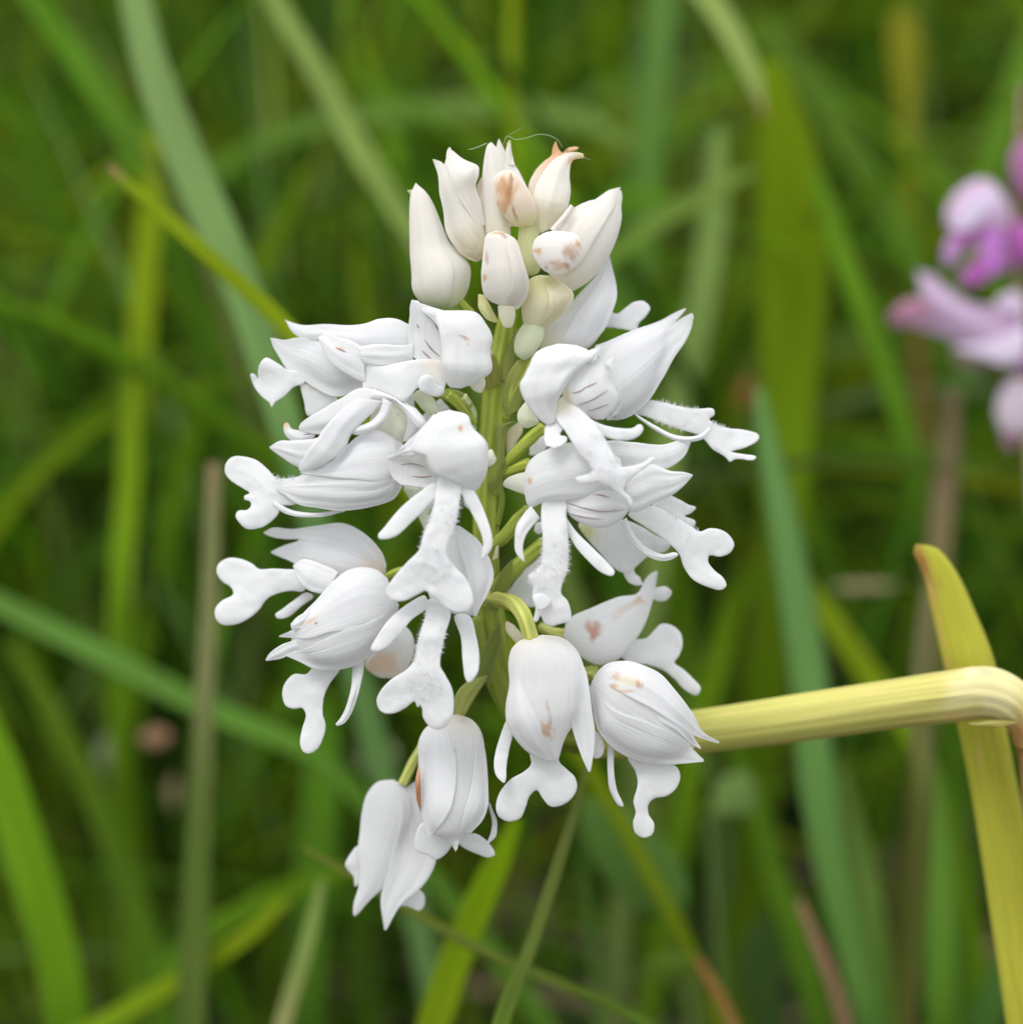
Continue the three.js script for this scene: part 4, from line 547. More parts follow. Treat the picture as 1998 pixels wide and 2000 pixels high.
{ const f = flower('soft white bell flower at the very bottom left of the spike');
  add(f, 'hood', loft(G, [[570, 774], [480, 800], [410, 880], [376, 1000], [361, 1150], [352, 1240], [366, 1400], [352, 1520], [322, 1620], [308, 1712]], [[622, 790], [690, 850], [735, 950], [720, 1100], [640, 1250], [580, 1400], [520, 1520], [420, 1620], [332, 1730]], { th: 'pod', z: [-90, -90, -80, -80], bulge: 0.55, ribs: 6, rib: 1.2 }));
  add(f, 'sepal', loft(G, [[660, 850], [630, 1100], [560, 1400], [505, 1600], [528, 1810]], [[745, 790], [795, 1000], [850, 1200], [884, 1320], [832, 1450], [760, 1540], [645, 1640], [562, 1780], [542, 1816]], { on: 1, z: [-76, -50, -50, -76], bulge: 0.4, ribs: 6, rib: 1.4 }));
  add(f, 'petal', sheet(G, [[352, 1235], [300, 1288], [261, 1370], [288, 1412], [320, 1452], [330, 1520], [382, 1450], [392, 1330]], { z: -96, thick: 7 }));
  add(f, 'petal', sheet(G, [[660, 1540], [760, 1536], [802, 1570], [802, 1650], [772, 1682], [690, 1652], [630, 1640]], { z: -96, thick: 7 })); }
{ const f = flower('white bell flower at the bottom with an orange brown left edge');
  add(f, 'lip', sheet(G, [[790, 1080], [740, 1190], [748, 1270], [830, 1302], [882, 1332], [942, 1300], [992, 1230], [1000, 1100]], { z: [[850, 1120, 0], [860, 1310, -10]], thick: 9, rim: 26 }));
  add(f, 'hood', loft(G, [[1010, 330], [900, 370], [805, 430], [758, 530], [760, 640], [762, 750], [772, 900], [790, 1050], [830, 1140], [960, 1200], [1012, 1272]], [[1050, 330], [1130, 370], [1190, 440], [1220, 540], [1225, 680], [1240, 850], [1238, 950], [1205, 1050], [1130, 1140], [1060, 1200], [1024, 1274]], { th: 'pod', z: [0, 10, 30, 30], bulge: 0.5, ribs: 6, rib: 1.3, ...W, base: C.warm, baseLen: 0.25, st: [[1012, 580, 15, 24, 'grey', 0.5], [845, 518, 18, 24, 'tan', 0.3]] }));
  add(f, 'sepal', loft(G, [[870, 395], [790, 480], [768, 640], [772, 900], [795, 1060], [828, 1184]], [[900, 385], [980, 500], [1020, 680], [1016, 850], [970, 1010], [900, 1110], [834, 1187]], { on: 1, z: [50, 70, 66, 40], bulge: 0.28, ribs: 5 }));
  add(f, 'sepal', loft(G, [[1150, 420], [1150, 620], [1120, 850], [1080, 1000], [1050, 1150]], [[1185, 440], [1224, 600], [1243, 850], [1240, 960], [1206, 1056], [1125, 1148]], { on: 1, z: [40, 60, 50], bulge: 0.35 }));
  add(f, 'petal', loft(G, [[762, 690], [746, 770], [744, 850], [756, 930], [776, 1002]], [[772, 690], [780, 780], [782, 900], [781, 980], [779, 1003]], { z: [46, 56, 50], bulge: 0.4, col: [0.56, 0.27, 0.11], base: C.peach, baseLen: 0.5, nv: 24, nu: 12, st: [[768, 970, 10, 40, 'brown', 0.9]] }), 'orange brown withered edge');
  add(f, 'lip_arm', loft(G, [[1236, 930], [1268, 1050], [1258, 1150], [1232, 1216]], [[1258, 950], [1300, 1080], [1295, 1170], [1242, 1222]], { z: [0, 6], bulge: 0.4, nv: 24, nu: 12 }));
  add(f, 'lip_arm', sheet(G, [[1030, 1200], [1140, 1150], [1230, 1200], [1282, 1272], [1284, 1302], [1240, 1316], [1160, 1290], [1060, 1240]], { z: -10, thick: 8 }));
  add(f, 'sepal', loft(G, [[990, 1200], [1010, 1255], [1015, 1278]], [[1040, 1200], [1032, 1255], [1020, 1278]], { z: 34, bulge: 0.4, tip: C.tan, tipLen: 0.4, nv: 12, nu: 10 })); }

// ---------- the field behind ----------
// real colours of grass (linear)
const GR = {
  blue: [0.24, 0.36, 0.12], pale: [0.26, 0.36, 0.09], mid: [0.11, 0.25, 0.016], bright: [0.17, 0.33, 0.012], yellow: [0.24, 0.33, 0.01], dark: [0.045, 0.11, 0.008], olive: [0.16, 0.19, 0.03], straw: [0.40, 0.32, 0.16], tan: [0.36, 0.22, 0.12],
};
// a strap shaped blade along places p (with half widths in metres), creased along its middle
function blade(p, w, facing, c0, c1, o = {}) {
  const c = new THREE.CatmullRomCurve3(p, false, 'centripetal'), nv = o.nv ?? 26, nu = 8, pos = [], col = [], uv = [], idx = [], n = p.length - 1, th = o.thick ?? 0.00025, sd = o.sd ?? 1;
  for (let j = 0; j <= nv; j++) {
    const t = j / nv, q = Math.min(n - 1e-6, t * n), i = Math.floor(q), h = mix(w[i], w[i + 1], q - i), P0 = c.getPoint(t), d = c.getTangent(t), f = facing.clone().addScaledVector(d, -facing.dot(d)).normalize(), s = new THREE.Vector3().crossVectors(d, f);
    for (let k = 0; k < nu; k++) {
      const a = k / nu * 6.28318, x = Math.cos(a), y = Math.sin(a), v = P0.clone().addScaledVector(s, x * h).addScaledVector(f, y * th + h * (o.fold ?? 0.35) * Math.abs(x) - h * 0.1);
      pos.push(v.x - base.x, v.y - base.y, v.z - base.z); uv.push(x * h, t);
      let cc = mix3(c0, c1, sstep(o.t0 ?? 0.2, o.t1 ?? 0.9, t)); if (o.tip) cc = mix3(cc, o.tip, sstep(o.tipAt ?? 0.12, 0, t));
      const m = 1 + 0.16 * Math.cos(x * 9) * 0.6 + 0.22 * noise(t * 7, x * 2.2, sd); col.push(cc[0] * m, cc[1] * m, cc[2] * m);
    }
  }
  for (let j = 0; j < nv; j++) for (let k = 0; k < nu; k++) { const a = j * nu + k, b = j * nu + (k + 1) % nu, e = a + nu, g = b + nu; idx.push(a, b, e, b, g, e); }
  return geometry(pos, col, idx, uv);
}
// one blade that can be told apart: points [x, y, width, depth] from its tip, then down to its root
let bladeNo = 0;
function grass(label, pts, z, c0, c1, o = {}) {
  const P0 = pts.map(([x, y, , d]) => place(x, y, d ?? z)), w = pts.map(([, , wd, d]) => wd / 2 * UNIT * (DIST - (d ?? z) * UNIT) / DIST);
  const last = P0[P0.length - 1], prev = P0[P0.length - 2], dir = last.clone().sub(prev).normalize(), root = new THREE.Vector3();
  if (last.y > 0.004) {
    const fall = last.y, lean = Math.min(1.2, Math.hypot(dir.x, dir.z) / Math.max(0.25, -dir.y));
    const hx = dir.x / (Math.hypot(dir.x, dir.z) + 1e-6), hz = dir.z / (Math.hypot(dir.x, dir.z) + 1e-6);
    root.set(last.x + hx * fall * lean * 0.5, -0.002, last.z + Math.min(0, hz * fall * lean * 0.5));
    P0.push(last.clone().lerp(root, 0.5).add(new THREE.Vector3(hx * fall * lean * 0.06, 0, 0)), root); w.push(w[w.length - 1] * 0.95, w[w.length - 1] * 0.8);
  } else root.copy(last);
  const at = root.clone(); at.y = 0;
  const t = thing(o.name ?? 'grass_blade', label, o.cat ?? 'grass blade', at, o.group);
  bladeNo++;
  part('blade', blade(P0, w, BACK.clone().applyAxisAngle(UPV, o.turn ?? 0), c0, c1, { nv: 34, sd: bladeNo * 3.7, ...o }), o.mat ?? M.leaf, t);
  return t;
}
{
  // bare soil, thatch and moss under the grass
  const n = 220, pos = [], col = [], uv = [], idx = [];
  base = new THREE.Vector3();
  for (let j = 0; j <= n; j++) for (let i = 0; i <= n; i++) {
    const u = i / n * 2 - 1, v = j / n * 2 - 1, x = Math.sign(u) * Math.pow(Math.abs(u), 3.2) * 45, z = -0.25 + Math.sign(v) * Math.pow(Math.abs(v), 3.2) * 45;
    const y = 0.006 * noise(x * 22, z * 22) + 0.004 * noise(x * 70, z * 70) - 0.004;
    const k = 0.5 + 0.5 * noise(x * 35, z * 35, 3), c = mix3([0.014, 0.013, 0.005], [0.07, 0.05, 0.026], k * k), gg = sstep(0.1, 0.5, noise(x * 14, z * 14, 8)), far = sstep(0.9, 3, Math.hypot(x, z));
    const cc = mix3(mix3(c, [0.035, 0.07, 0.01], gg * 0.7), [0.05, 0.10, 0.012], far);
    pos.push(x, y, z); uv.push(x, z); col.push(...cc);
  }
  for (let j = 0; j < n; j++) for (let i = 0; i < n; i++) { const a = j * (n + 1) + i, b = a + n + 1; idx.push(a, b, a + 1, a + 1, b, b + 1); }
  const g = new THREE.Mesh(geometry(pos, col, idx, uv), M.dry); g.name = 'ground'; g.receiveShadow = true; g.userData.kind = 'structure'; g.userData.label = 'dark soil and thatch under the grass'; scene.add(g);
}
{
  // the uncounted grass of the meadow
  const mats = M.leaf.clone(); mats.vertexColors = false;
  const shapes = [0.5, 0.9, 1.4, 0.2, 1.1].map((bend, s) => {
    base = new THREE.Vector3();
    const p = [], w = []; for (let k = 0; k <= 7; k++) { const t = 1 - k / 7, a = bend * Math.pow(t, 1.6) * 0.9; p.push(new THREE.Vector3(Math.sin(a) * t * 0.85, Math.cos(a) * t, 0.03 * Math.sin(t * 4 + s))); w.push((s === 4 ? 0.0042 : 0.0072) * Math.min(1, (1 - t) * 3 + 0.12) * (0.75 + 0.35 * Math.sin(t * 3))); }
    const g = blade(p, w, new THREE.Vector3(0, 0, 1), [1, 1, 1], [1, 1, 1], { nv: 14, fold: 0.4, thick: 0.001 }); g.deleteAttribute('color'); return g;
  });
  const pal = [GR.mid, GR.mid, GR.bright, GR.bright, GR.bright, GR.dark, GR.yellow, GR.yellow, GR.pale, GR.blue, GR.mid, GR.bright, GR.mid, GR.yellow, GR.bright, GR.olive];
  const count = [9000, 7000, 2400, 9000, 8000], m = new THREE.Matrix4(), q = new THREE.Quaternion(), e = new THREE.Euler();
  shapes.forEach((g, s) => {
    const im = new THREE.InstancedMesh(g, mats, count[s]); im.name = numbered('meadow_grass'); im.userData = { kind: 'stuff', label: 'blurred green meadow grass behind the orchid', category: 'grass' };
    let k = 0;
    for (let tries = 0; k < count[s] && tries < 200000; tries++) {
      const d = Math.pow(rnd(), 1.7) * 1.9 + 0.05, a = rr(-0.62, 0.62), x = Math.sin(a) * (d + 0.16) * 1.05, z = 0.10 - Math.cos(a) * (d + 0.12);
      if (z > -0.085) continue;
      if (d < 0.35 && rnd() < 0.3) continue;
      if (x > -0.01 && x < 0.11 && z > -0.36 && rnd() < 0.86) continue;
      if (x > -0.16 && x <= -0.01 && z > -0.3 && rnd() < 0.45) continue;
      const h = d < 0.3 ? rr(0.04, 0.2) : rr(0.10, 0.27);
      e.set(rr(-0.5, 0.5) * (s === 4 ? 1.5 : 1), rr(0, 6.283), rr(-0.5, 0.5) * (s === 4 ? 1.5 : 1)); q.setFromEuler(e);
      m.compose(new THREE.Vector3(x, -0.004, z), q, new THREE.Vector3(h, h, h));
      const bd = [0.5, 0.9, 1.4, 0.2, 1.1][s]; let near = -9; for (const t of [0.5, 0.75, 1]) { const a2 = bd * Math.pow(t, 1.6) * 0.9; near = Math.max(near, new THREE.Vector3(Math.sin(a2) * t * 0.85, Math.cos(a2) * t, 0).applyMatrix4(m).z); }
      if (near > -0.062) continue;
      im.setMatrixAt(k, m);
      const c = pal[Math.floor(rnd() * pal.length)], b = rr(0.4, 1.6); im.setColorAt(k, new THREE.Color().setRGB(c[0] * b * rr(0.85, 1.15), c[1] * b, c[2] * b)); k++;
    }
    im.count = k; im.castShadow = im.receiveShadow = true; scene.add(im);
  });
}
{
  // dry stalks and old leaves lying on the soil
  base = new THREE.Vector3();
  const p = [], w = []; for (let k = 0; k <= 4; k++) { p.push(new THREE.Vector3((k / 4 - 0.5), 0.04 * Math.sin(k * 1.6), 0.06 * Math.sin(k * 2.1))); w.push(0.035 * Math.sin(0.3 + 2.5 * k / 4)); }
  const g = blade(p, w, new THREE.Vector3(0, 1, 0), [1, 1, 1], [1, 1, 1], { nv: 8, thick: 0.006 }); g.deleteAttribute('color');
  const dm = M.dry.clone(); dm.vertexColors = false;
  const n = 1500, im = new THREE.InstancedMesh(g, dm, n), m = new THREE.Matrix4(), q = new THREE.Quaternion(), e = new THREE.Euler(), pal = [[0.3, 0.21, 0.13], [0.2, 0.13, 0.07], [0.36, 0.27, 0.17], [0.12, 0.08, 0.04], [0.26, 0.17, 0.12]];
  im.name = 'dry_litter'; im.userData = { kind: 'stuff', label: 'brown dry litter on the soil under the grass', category: 'litter' };
  for (let k = 0; k < n; k++) {
    e.set(rr(-0.25, 0.25), rr(0, 6.283), rr(-0.3, 0.3)); q.setFromEuler(e); const L = rr(0.012, 0.06);
    m.compose(new THREE.Vector3(rr(-0.28, 0.28), rr(0.001, 0.009), rr(-0.6, -0.02)), q, new THREE.Vector3(L, L, L)); im.setMatrixAt(k, m);
    const c = pal[Math.floor(rnd() * pal.length)], b = rr(0.6, 1.3); im.setColorAt(k, new THREE.Color().setRGB(c[0] * b, c[1] * b, c[2] * b));
  }
  im.castShadow = im.receiveShadow = true; scene.add(im);
}
// blades that can be told apart, tip first
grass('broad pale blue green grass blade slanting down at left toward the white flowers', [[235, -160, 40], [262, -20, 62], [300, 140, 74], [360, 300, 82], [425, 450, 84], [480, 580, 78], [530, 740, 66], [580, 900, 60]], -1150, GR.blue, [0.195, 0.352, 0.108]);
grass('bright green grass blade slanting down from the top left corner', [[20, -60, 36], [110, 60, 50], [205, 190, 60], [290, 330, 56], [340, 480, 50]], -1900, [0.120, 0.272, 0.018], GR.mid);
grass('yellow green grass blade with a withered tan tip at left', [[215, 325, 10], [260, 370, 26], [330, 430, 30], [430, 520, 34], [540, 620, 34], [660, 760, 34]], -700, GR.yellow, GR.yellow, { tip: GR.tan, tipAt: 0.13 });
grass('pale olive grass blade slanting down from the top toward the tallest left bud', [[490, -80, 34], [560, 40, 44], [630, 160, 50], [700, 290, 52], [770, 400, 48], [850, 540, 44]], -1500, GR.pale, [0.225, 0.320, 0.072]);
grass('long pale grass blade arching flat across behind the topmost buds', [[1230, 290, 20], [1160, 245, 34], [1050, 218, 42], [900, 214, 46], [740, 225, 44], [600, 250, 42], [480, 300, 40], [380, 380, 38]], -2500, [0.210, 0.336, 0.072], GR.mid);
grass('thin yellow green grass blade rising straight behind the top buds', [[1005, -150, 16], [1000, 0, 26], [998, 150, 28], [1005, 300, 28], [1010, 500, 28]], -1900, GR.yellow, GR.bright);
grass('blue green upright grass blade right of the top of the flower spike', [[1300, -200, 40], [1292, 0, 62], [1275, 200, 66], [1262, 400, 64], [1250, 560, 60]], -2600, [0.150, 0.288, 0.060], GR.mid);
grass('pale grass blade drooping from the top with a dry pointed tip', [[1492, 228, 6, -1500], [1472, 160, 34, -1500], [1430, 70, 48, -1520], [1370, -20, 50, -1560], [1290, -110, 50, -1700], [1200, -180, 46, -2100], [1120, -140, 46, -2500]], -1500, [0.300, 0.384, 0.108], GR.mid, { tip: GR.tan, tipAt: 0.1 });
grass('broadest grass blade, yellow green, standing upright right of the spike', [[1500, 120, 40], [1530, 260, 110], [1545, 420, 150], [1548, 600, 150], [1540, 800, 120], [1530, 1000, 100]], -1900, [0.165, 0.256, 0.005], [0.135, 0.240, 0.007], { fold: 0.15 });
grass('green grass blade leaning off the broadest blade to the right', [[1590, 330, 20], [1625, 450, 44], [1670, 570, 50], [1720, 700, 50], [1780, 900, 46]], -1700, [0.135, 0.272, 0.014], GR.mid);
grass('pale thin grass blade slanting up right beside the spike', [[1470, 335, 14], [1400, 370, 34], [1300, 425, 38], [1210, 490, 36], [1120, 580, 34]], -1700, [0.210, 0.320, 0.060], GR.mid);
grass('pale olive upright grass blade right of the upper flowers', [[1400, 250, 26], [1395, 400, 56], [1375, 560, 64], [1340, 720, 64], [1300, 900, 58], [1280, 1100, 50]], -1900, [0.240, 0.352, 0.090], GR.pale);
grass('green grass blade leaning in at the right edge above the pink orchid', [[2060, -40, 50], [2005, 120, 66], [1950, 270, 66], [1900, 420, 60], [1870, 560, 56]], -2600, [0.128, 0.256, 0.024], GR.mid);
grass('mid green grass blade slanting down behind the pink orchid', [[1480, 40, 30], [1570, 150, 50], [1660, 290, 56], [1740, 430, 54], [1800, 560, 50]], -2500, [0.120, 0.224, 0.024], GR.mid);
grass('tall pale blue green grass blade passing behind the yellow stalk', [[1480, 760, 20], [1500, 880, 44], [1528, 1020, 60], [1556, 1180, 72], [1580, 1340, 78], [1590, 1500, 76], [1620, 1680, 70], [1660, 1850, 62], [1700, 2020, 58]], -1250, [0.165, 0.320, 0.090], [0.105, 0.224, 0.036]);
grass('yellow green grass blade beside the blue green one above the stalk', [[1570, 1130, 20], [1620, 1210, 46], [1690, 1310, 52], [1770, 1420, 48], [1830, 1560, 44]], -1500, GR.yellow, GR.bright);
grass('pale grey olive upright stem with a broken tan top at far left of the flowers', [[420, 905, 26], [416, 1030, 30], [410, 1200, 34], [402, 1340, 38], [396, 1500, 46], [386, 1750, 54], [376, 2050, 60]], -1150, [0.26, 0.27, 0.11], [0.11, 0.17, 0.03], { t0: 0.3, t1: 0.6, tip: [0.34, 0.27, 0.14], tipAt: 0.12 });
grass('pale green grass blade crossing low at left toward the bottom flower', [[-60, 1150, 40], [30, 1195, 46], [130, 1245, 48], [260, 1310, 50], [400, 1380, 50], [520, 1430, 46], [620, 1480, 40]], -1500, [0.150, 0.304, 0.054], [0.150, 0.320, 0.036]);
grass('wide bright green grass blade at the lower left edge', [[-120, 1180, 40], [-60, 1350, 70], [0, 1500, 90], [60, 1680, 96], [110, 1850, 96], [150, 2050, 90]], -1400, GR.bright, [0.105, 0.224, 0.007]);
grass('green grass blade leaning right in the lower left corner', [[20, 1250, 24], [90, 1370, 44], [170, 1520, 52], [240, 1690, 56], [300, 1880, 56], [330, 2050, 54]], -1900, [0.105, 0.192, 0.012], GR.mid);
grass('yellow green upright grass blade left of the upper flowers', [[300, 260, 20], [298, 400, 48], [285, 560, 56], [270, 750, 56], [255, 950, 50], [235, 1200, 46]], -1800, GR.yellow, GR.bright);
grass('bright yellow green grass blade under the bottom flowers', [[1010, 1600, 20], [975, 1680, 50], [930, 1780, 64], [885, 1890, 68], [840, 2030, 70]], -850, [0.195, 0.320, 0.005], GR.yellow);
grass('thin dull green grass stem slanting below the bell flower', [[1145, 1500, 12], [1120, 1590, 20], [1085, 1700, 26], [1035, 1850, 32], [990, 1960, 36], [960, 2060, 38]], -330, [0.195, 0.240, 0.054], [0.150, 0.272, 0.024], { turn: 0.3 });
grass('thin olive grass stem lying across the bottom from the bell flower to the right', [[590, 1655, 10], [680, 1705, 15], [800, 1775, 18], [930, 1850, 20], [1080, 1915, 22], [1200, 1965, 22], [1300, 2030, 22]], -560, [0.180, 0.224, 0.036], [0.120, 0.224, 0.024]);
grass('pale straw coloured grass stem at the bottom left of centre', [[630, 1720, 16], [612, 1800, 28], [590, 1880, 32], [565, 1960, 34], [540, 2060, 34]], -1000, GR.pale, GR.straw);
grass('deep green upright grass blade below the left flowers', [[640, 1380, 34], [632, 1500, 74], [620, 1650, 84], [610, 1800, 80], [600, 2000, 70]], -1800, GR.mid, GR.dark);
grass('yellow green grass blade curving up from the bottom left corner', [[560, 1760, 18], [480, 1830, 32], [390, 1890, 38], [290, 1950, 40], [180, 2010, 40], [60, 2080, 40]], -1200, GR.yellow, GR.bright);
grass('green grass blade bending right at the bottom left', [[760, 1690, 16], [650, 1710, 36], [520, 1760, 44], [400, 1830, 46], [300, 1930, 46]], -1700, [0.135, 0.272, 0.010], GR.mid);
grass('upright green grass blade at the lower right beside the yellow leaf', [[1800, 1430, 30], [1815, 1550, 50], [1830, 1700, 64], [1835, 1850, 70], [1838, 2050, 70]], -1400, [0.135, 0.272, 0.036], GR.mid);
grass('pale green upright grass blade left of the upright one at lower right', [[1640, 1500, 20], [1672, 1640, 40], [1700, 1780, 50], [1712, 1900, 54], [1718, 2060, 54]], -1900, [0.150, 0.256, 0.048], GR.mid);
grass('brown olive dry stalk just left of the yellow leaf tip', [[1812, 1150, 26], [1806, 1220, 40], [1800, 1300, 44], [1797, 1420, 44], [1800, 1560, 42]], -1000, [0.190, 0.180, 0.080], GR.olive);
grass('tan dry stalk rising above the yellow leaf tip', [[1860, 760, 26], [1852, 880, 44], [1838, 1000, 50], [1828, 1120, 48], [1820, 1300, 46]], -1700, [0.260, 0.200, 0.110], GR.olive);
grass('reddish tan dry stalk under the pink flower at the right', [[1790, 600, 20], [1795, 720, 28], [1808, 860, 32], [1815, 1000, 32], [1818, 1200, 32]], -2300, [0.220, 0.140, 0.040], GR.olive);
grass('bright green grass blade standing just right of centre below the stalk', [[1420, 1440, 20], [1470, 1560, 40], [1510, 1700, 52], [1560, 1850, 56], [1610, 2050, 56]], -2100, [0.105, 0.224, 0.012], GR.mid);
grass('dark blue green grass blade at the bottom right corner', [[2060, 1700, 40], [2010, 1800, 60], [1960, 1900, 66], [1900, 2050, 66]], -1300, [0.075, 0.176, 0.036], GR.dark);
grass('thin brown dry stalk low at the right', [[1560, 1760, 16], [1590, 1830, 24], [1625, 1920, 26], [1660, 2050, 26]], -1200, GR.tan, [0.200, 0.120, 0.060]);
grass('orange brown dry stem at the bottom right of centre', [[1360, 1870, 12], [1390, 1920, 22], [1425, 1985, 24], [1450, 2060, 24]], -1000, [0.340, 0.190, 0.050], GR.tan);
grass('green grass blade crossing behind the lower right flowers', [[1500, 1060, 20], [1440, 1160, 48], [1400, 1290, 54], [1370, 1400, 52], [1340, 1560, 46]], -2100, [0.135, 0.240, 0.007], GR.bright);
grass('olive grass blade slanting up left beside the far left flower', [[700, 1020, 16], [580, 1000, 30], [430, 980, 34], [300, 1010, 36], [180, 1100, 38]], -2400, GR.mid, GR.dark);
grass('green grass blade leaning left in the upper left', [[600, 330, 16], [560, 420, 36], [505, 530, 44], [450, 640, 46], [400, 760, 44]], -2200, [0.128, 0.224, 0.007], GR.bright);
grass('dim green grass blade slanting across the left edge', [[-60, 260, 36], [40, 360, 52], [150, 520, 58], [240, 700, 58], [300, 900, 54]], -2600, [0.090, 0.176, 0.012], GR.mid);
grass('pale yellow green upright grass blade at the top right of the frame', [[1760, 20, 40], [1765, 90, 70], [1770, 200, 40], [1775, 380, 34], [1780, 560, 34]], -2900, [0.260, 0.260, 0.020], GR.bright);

// low leaves and litter
function soilDepth(x, y) { const a = place(x, y, 0), d = a.clone().sub(camera.position).normalize(), k = (0.004 - camera.position.y) / d.y; return (DIST - -d.dot(BACK) * k) / UNIT; }
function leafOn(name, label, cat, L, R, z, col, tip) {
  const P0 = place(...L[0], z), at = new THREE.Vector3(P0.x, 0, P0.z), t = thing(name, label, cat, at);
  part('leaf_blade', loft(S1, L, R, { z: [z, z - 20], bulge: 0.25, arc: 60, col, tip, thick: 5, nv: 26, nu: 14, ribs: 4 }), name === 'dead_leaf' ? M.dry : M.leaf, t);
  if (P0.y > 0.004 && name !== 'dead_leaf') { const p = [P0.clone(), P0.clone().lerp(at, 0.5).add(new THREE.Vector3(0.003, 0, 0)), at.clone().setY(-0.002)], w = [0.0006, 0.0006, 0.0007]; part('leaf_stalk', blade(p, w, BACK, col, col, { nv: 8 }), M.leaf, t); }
}
leafOn('broad_leaf', 'broad smooth dark green leaf hanging low under the lower right flowers', 'leaf', [[1130, 1560], [1140, 1640], [1190, 1730], [1270, 1790], [1325, 1786]], [[1165, 1560], [1240, 1590], [1310, 1660], [1345, 1740], [1332, 1786]], -1250, [0.11, 0.22, 0.04]);
leafOn('broad_leaf', 'small yellow green leaf near the bottom centre', 'leaf', [[1370, 1890], [1300, 1920], [1250, 1890]], [[1360, 1870], [1300, 1860], [1252, 1884]], -1100, [0.11, 0.19, 0.02]);
leafOn('broad_leaf', 'light green leaf behind the plump lower right flower', 'leaf', [[1385, 1590], [1400, 1530], [1440, 1505]], [[1470, 1590], [1475, 1530], [1445, 1504]], -1500, [0.17, 0.27, 0.07]);
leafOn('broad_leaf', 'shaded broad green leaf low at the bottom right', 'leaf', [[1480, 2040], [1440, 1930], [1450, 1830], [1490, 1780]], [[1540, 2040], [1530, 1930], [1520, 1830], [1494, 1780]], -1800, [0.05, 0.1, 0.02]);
const dead = [
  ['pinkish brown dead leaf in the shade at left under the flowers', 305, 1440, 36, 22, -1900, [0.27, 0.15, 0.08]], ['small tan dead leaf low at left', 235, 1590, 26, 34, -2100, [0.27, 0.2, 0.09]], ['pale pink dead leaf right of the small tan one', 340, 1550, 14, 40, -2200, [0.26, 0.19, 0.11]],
  ['grey green dead leaf among the grass at left', 205, 1475, 18, 46, -2400, [0.18, 0.22, 0.1]], ['pale round dead leaf behind the bottom bell flower', 740, 1480, 44, 40, -1900, [0.26, 0.29, 0.13]], ['orange yellow dead leaf at the bottom left of centre', 545, 1905, 50, 18, -2300, [0.3, 0.17, 0.03]], ['second orange yellow dead leaf nearer the bottom centre', 650, 1915, 44, 16, -2300, [0.26, 0.16, 0.03]],
  ['brown dead leaf lying under the bottom bell flower', 590, 1660, 46, 34, -2100, [0.2, 0.1, 0.04]], ['long pinkish dead leaf on the soil below centre', 1190, 1730, 90, 20, -2300, [0.25, 0.16, 0.11]], ['long grey brown dead leaf under the pinkish one', 1260, 1800, 110, 20, -2300, [0.24, 0.17, 0.12]], ['pale dead leaf fragment right of the broad dark leaf', 1570, 1700, 40, 26, -2300, [0.36, 0.28, 0.2]], ['grey pink dead leaf left of the pale fragment', 1470, 1750, 46, 24, -2300, [0.24, 0.17, 0.13]],
  ['tan dry straw lying flat right of the middle flowers', 1690, 1145, 80, 11, -1900, [0.28, 0.24, 0.12]], ['reddish dead leaf at right of the upper right lip', 1460, 770, 20, 40, -2500, [0.26, 0.09, 0.03]], ['dark brown dead leaf in the bottom left corner', 160, 1880, 70, 24, -2200, [0.14, 0.09, 0.05]], ['pale straw scrap at the bottom left', 210, 1835, 46, 14, -2100, [0.3, 0.24, 0.15]], ['pale brown dry leaf low beside the far left stem', 470, 1720, 30, 60, -2300, [0.2, 0.19, 0.08]],
];
for (let [label, x, y, a, b, z, c] of dead) { if (y > 1650) z = soilDepth(x, y); a *= 0.85; b *= 0.8; leafOn('dead_leaf', label, 'dead leaf', [[x - a, y + b * 0.3], [x - a * 0.4, y + b], [x + a * 0.5, y + b * 0.8], [x + a, y - b * 0.1]], [[x - a, y - b * 0.1], [x - a * 0.5, y - b * 0.8], [x + a * 0.4, y - b], [x + a, y - b * 0.3]], z, c); }

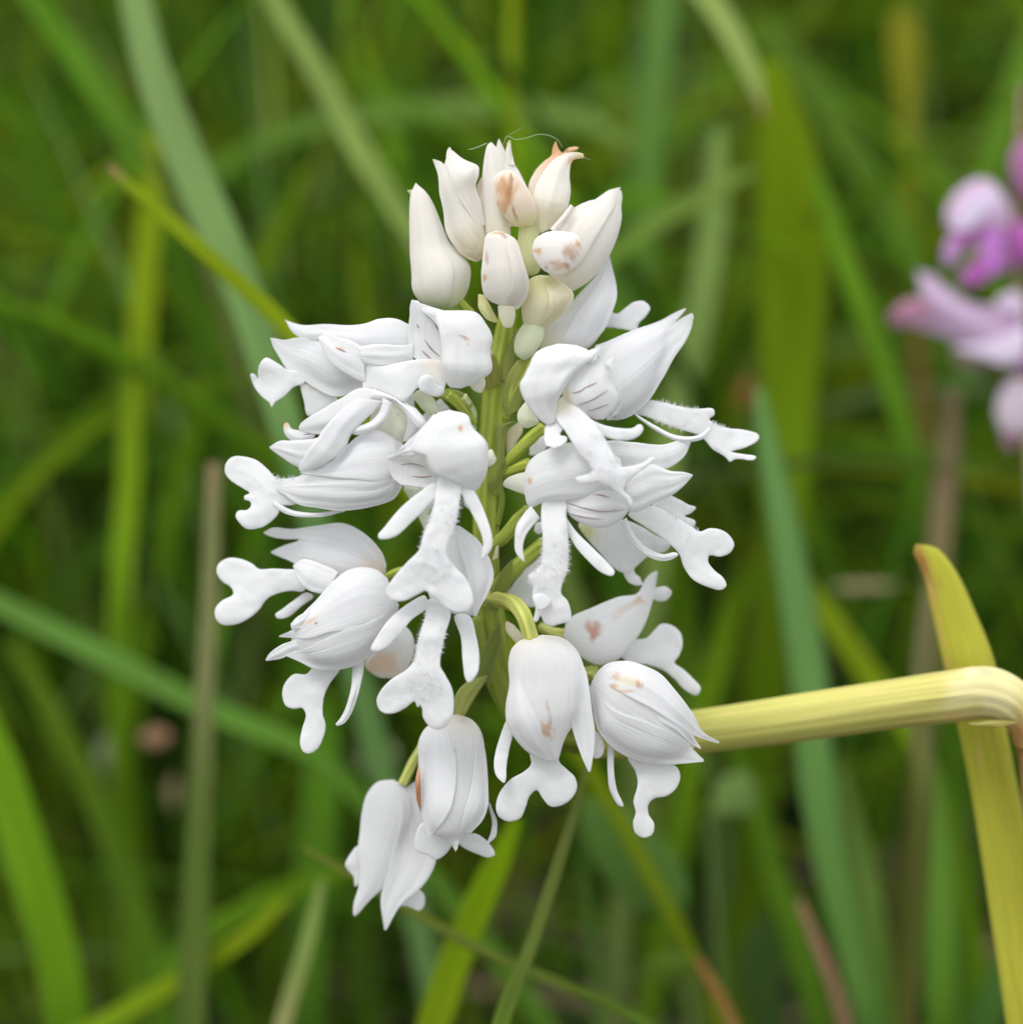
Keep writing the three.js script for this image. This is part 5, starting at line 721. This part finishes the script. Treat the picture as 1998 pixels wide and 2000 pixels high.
// ---------- the pink orchid at the right edge ----------
{
  const Kk = [1700, 240, 720 / 1932], z = -1500, o = thing('pink_orchid', 'lilac and magenta orchid spike cut by the right edge', 'orchid', groundUnder(2010, 1100, z));
  const lil = [0.78, 0.60, 0.78], mag = [0.55, 0.14, 0.52], ros = [0.50, 0.20, 0.34];
  const big = { nv: 30, nu: 24, warp: 5 };
  part('stem', tube(Kk, [[800, -200, z, 14], [780, 300, z, 20], [770, 700, z, 24], [780, 1000, z, 24], [825, 1500, z, 26], [880, 2200, z + 150, 30], [900, 3600, z + 520, 36]], { col: [0.32, 0.16, 0.16], col2: [0.24, 0.2, 0.09], nv: 50 }), M.stem, o);
  let f = sub('flower', o, 'lilac hooded flower with magenta lip');
  part('hood', loft(Kk, [[400, 570], [385, 480], [440, 370], [520, 310], [590, 292]], [[730, 560], [715, 420], [655, 330], [602, 294]], { th: 'pod', z: z + 40, bulge: 0.6, col: lil, ...big }), P, f);
  part('lip', sheet(Kk, [[430, 560], [405, 680], [396, 740], [450, 722], [520, 640], [556, 640], [540, 720], [465, 800], [480, 848], [560, 852], [640, 802], [725, 762], [700, 660], [700, 560], [560, 545]], { z: [[560, 560, z + 60], [500, 840, z + 100]], thick: 16, h: 6, rim: 30, col: mag, spot: [[600, 650, 90, 'white', 0.45]] }), P, f);
  part('lip_arm', sheet(Kk, [[640, 560], [600, 640], [620, 720], [590, 790], [640, 800], [680, 720], [690, 580]], { z: z + 150, thick: 8, h: 6, col: [0.66, 0.26, 0.72] }), M.lip, f);
  part('lip_arm', sheet(Kk, [[410, 600], [380, 680], [392, 760], [430, 740], [470, 620]], { z: z + 120, thick: 8, h: 6, col: [0.62, 0.36, 0.66] }), M.lip, f);
  part('sepal', loft(Kk, [[420, 560], [470, 460], [560, 390], [650, 360]], [[520, 570], [580, 500], [640, 440], [700, 400]], { z: z + 110, bulge: 0.3, col: [0.82, 0.76, 0.88] }), P, f);
  f = sub('flower', o, 'magenta flower at the frame edge');
  part('hood', loft(Kk, [[720, 560], [760, 520], [850, 540]], [[720, 700], [780, 760], [860, 740]], { th: 'pod', z: z + 60, bulge: 0.6, col: mag, ...big }), P, f);
  f = sub('flower', o, 'pale lilac flower reaching left with pinkish tip');
  part('hood', loft(Kk, [[820, 920], [700, 940], [620, 960], [520, 940], [400, 860], [300, 778]], [[820, 1250], [720, 1275], [600, 1215], [480, 1155], [340, 1090], [240, 800]], { th: 'pod', z: z + 30, bulge: 0.5, col: lil, ...big }), P, f);
  part('sepal', loft(Kk, [[420, 960], [300, 930], [230, 950], [140, 960], [88, 1020]], [[400, 1120], [300, 1090], [230, 1065], [120, 1062], [90, 1030]], { th: 'pod', z: z + 20, bulge: 0.5, col: lil, tip: ros, tipLen: 0.75, ...big }), P, f);
  part('sepal', loft(Kk, [[560, 1000], [400, 900], [300, 820], [250, 770]], [[600, 1100], [420, 1020], [300, 930], [240, 780]], { z: z + 90, bulge: 0.3, col: [0.76, 0.62, 0.78] }), P, f);
  part('petal', loft(Kk, [[820, 1060], [700, 1120], [560, 1160], [440, 1170]], [[820, 1230], [700, 1270], [580, 1230], [450, 1190]], { z: z + 100, bulge: 0.3, col: [0.84, 0.76, 0.88] }), P, f);
  part('lip', sheet(Kk, [[420, 1140], [560, 1190], [650, 1260], [560, 1300], [460, 1280]], { z, thick: 8, h: 6, col: [0.4, 0.36, 0.24] }), P, f);
  part('petal', loft(Kk, [[640, 960], [690, 900], [740, 880]], [[820, 1010], [810, 930], [750, 878]], { z: z + 80, bulge: 0.4, col: [0.8, 0.68, 0.82], nv: 20, nu: 14 }), P, f);
  part('petal', loft(Kk, [[300, 930], [200, 925], [110, 985]], [[330, 1000], [220, 1010], [116, 1000]], { z: z + 70, bulge: 0.4, col: [0.64, 0.34, 0.48], nv: 20, nu: 14 }), P, f);
  f = sub('flower', o, 'pale lilac flower hanging lowest');
  part('hood', loft(Kk, [[740, 1330], [680, 1400], [652, 1530], [690, 1640]], [[800, 1330], [860, 1400], [870, 1530], [830, 1640]], { th: 'pod', z: z + 30, bulge: 0.6, col: [0.76, 0.66, 0.74], ...big }), P, f);
  part('lip', loft(Kk, [[700, 1610], [690, 1670], [720, 1715]], [[770, 1610], [770, 1670], [740, 1715]], { z: z + 30, bulge: 0.4, col: ros, nv: 12, nu: 10 }), P, f);
  f = sub('flower', o, 'rose magenta flower at the top of the pink spike');
  part('hood', loft(Kk, [[730, 240], [735, 170], [800, 90], [860, 70]], [[740, 330], [800, 400], [860, 380], [880, 200]], { th: 'pod', z: z + 30, bulge: 0.6, col: [0.5, 0.2, 0.42], ...big }), P, f);
  f = sub('flower', o, 'mauve flower low at the frame edge');
  part('hood', loft(Kk, [[760, 1180], [755, 1260], [790, 1330]], [[830, 1180], [860, 1260], [820, 1330]], { th: 'pod', z: z + 40, bulge: 0.6, col: [0.5, 0.22, 0.48], ...big }), P, f);
}
// ---------- silk ----------
{
  const t = thing('silk_thread', 'fine pale silk thread looped over the topmost buds', 'silk thread', place(992, 268, 20));
  part('thread', [tube(A, [[910, 140, 14, 1.6], [935, 85, 16, 2.4], [985, 104, 18, 2.2], [1050, 96, 20, 2.2], [1140, 72, 22, 2.2], [1220, 88, 20, 2.2], [1262, 120, 16, 2], [1280, 155, 12, 2]], { col: [0.3, 0.36, 0.2], ridge: 0, nv: 60, nu: 6 }), tube(A, [[935, 85, 16, 1.8], [975, 60, 18, 1.4], [1030, 30, 20, 1]], { col: [0.3, 0.36, 0.2], ridge: 0, nv: 20, nu: 6 }), tube(A, [[690, 168, 10, 1.2], [740, 156, 12, 2], [806, 128, 14, 2]], { col: [0.5, 0.55, 0.35], ridge: 0, nv: 20, nu: 6 }), tube(A, [[1412, 215, 14, 4], [1440, 228, 14, 3], [1462, 236, 14, 1]], { col: [0.12, 0.17, 0.1], ridge: 0, nv: 14, nu: 6 })], M.stem, t);
}
renderer.render(scene, camera);
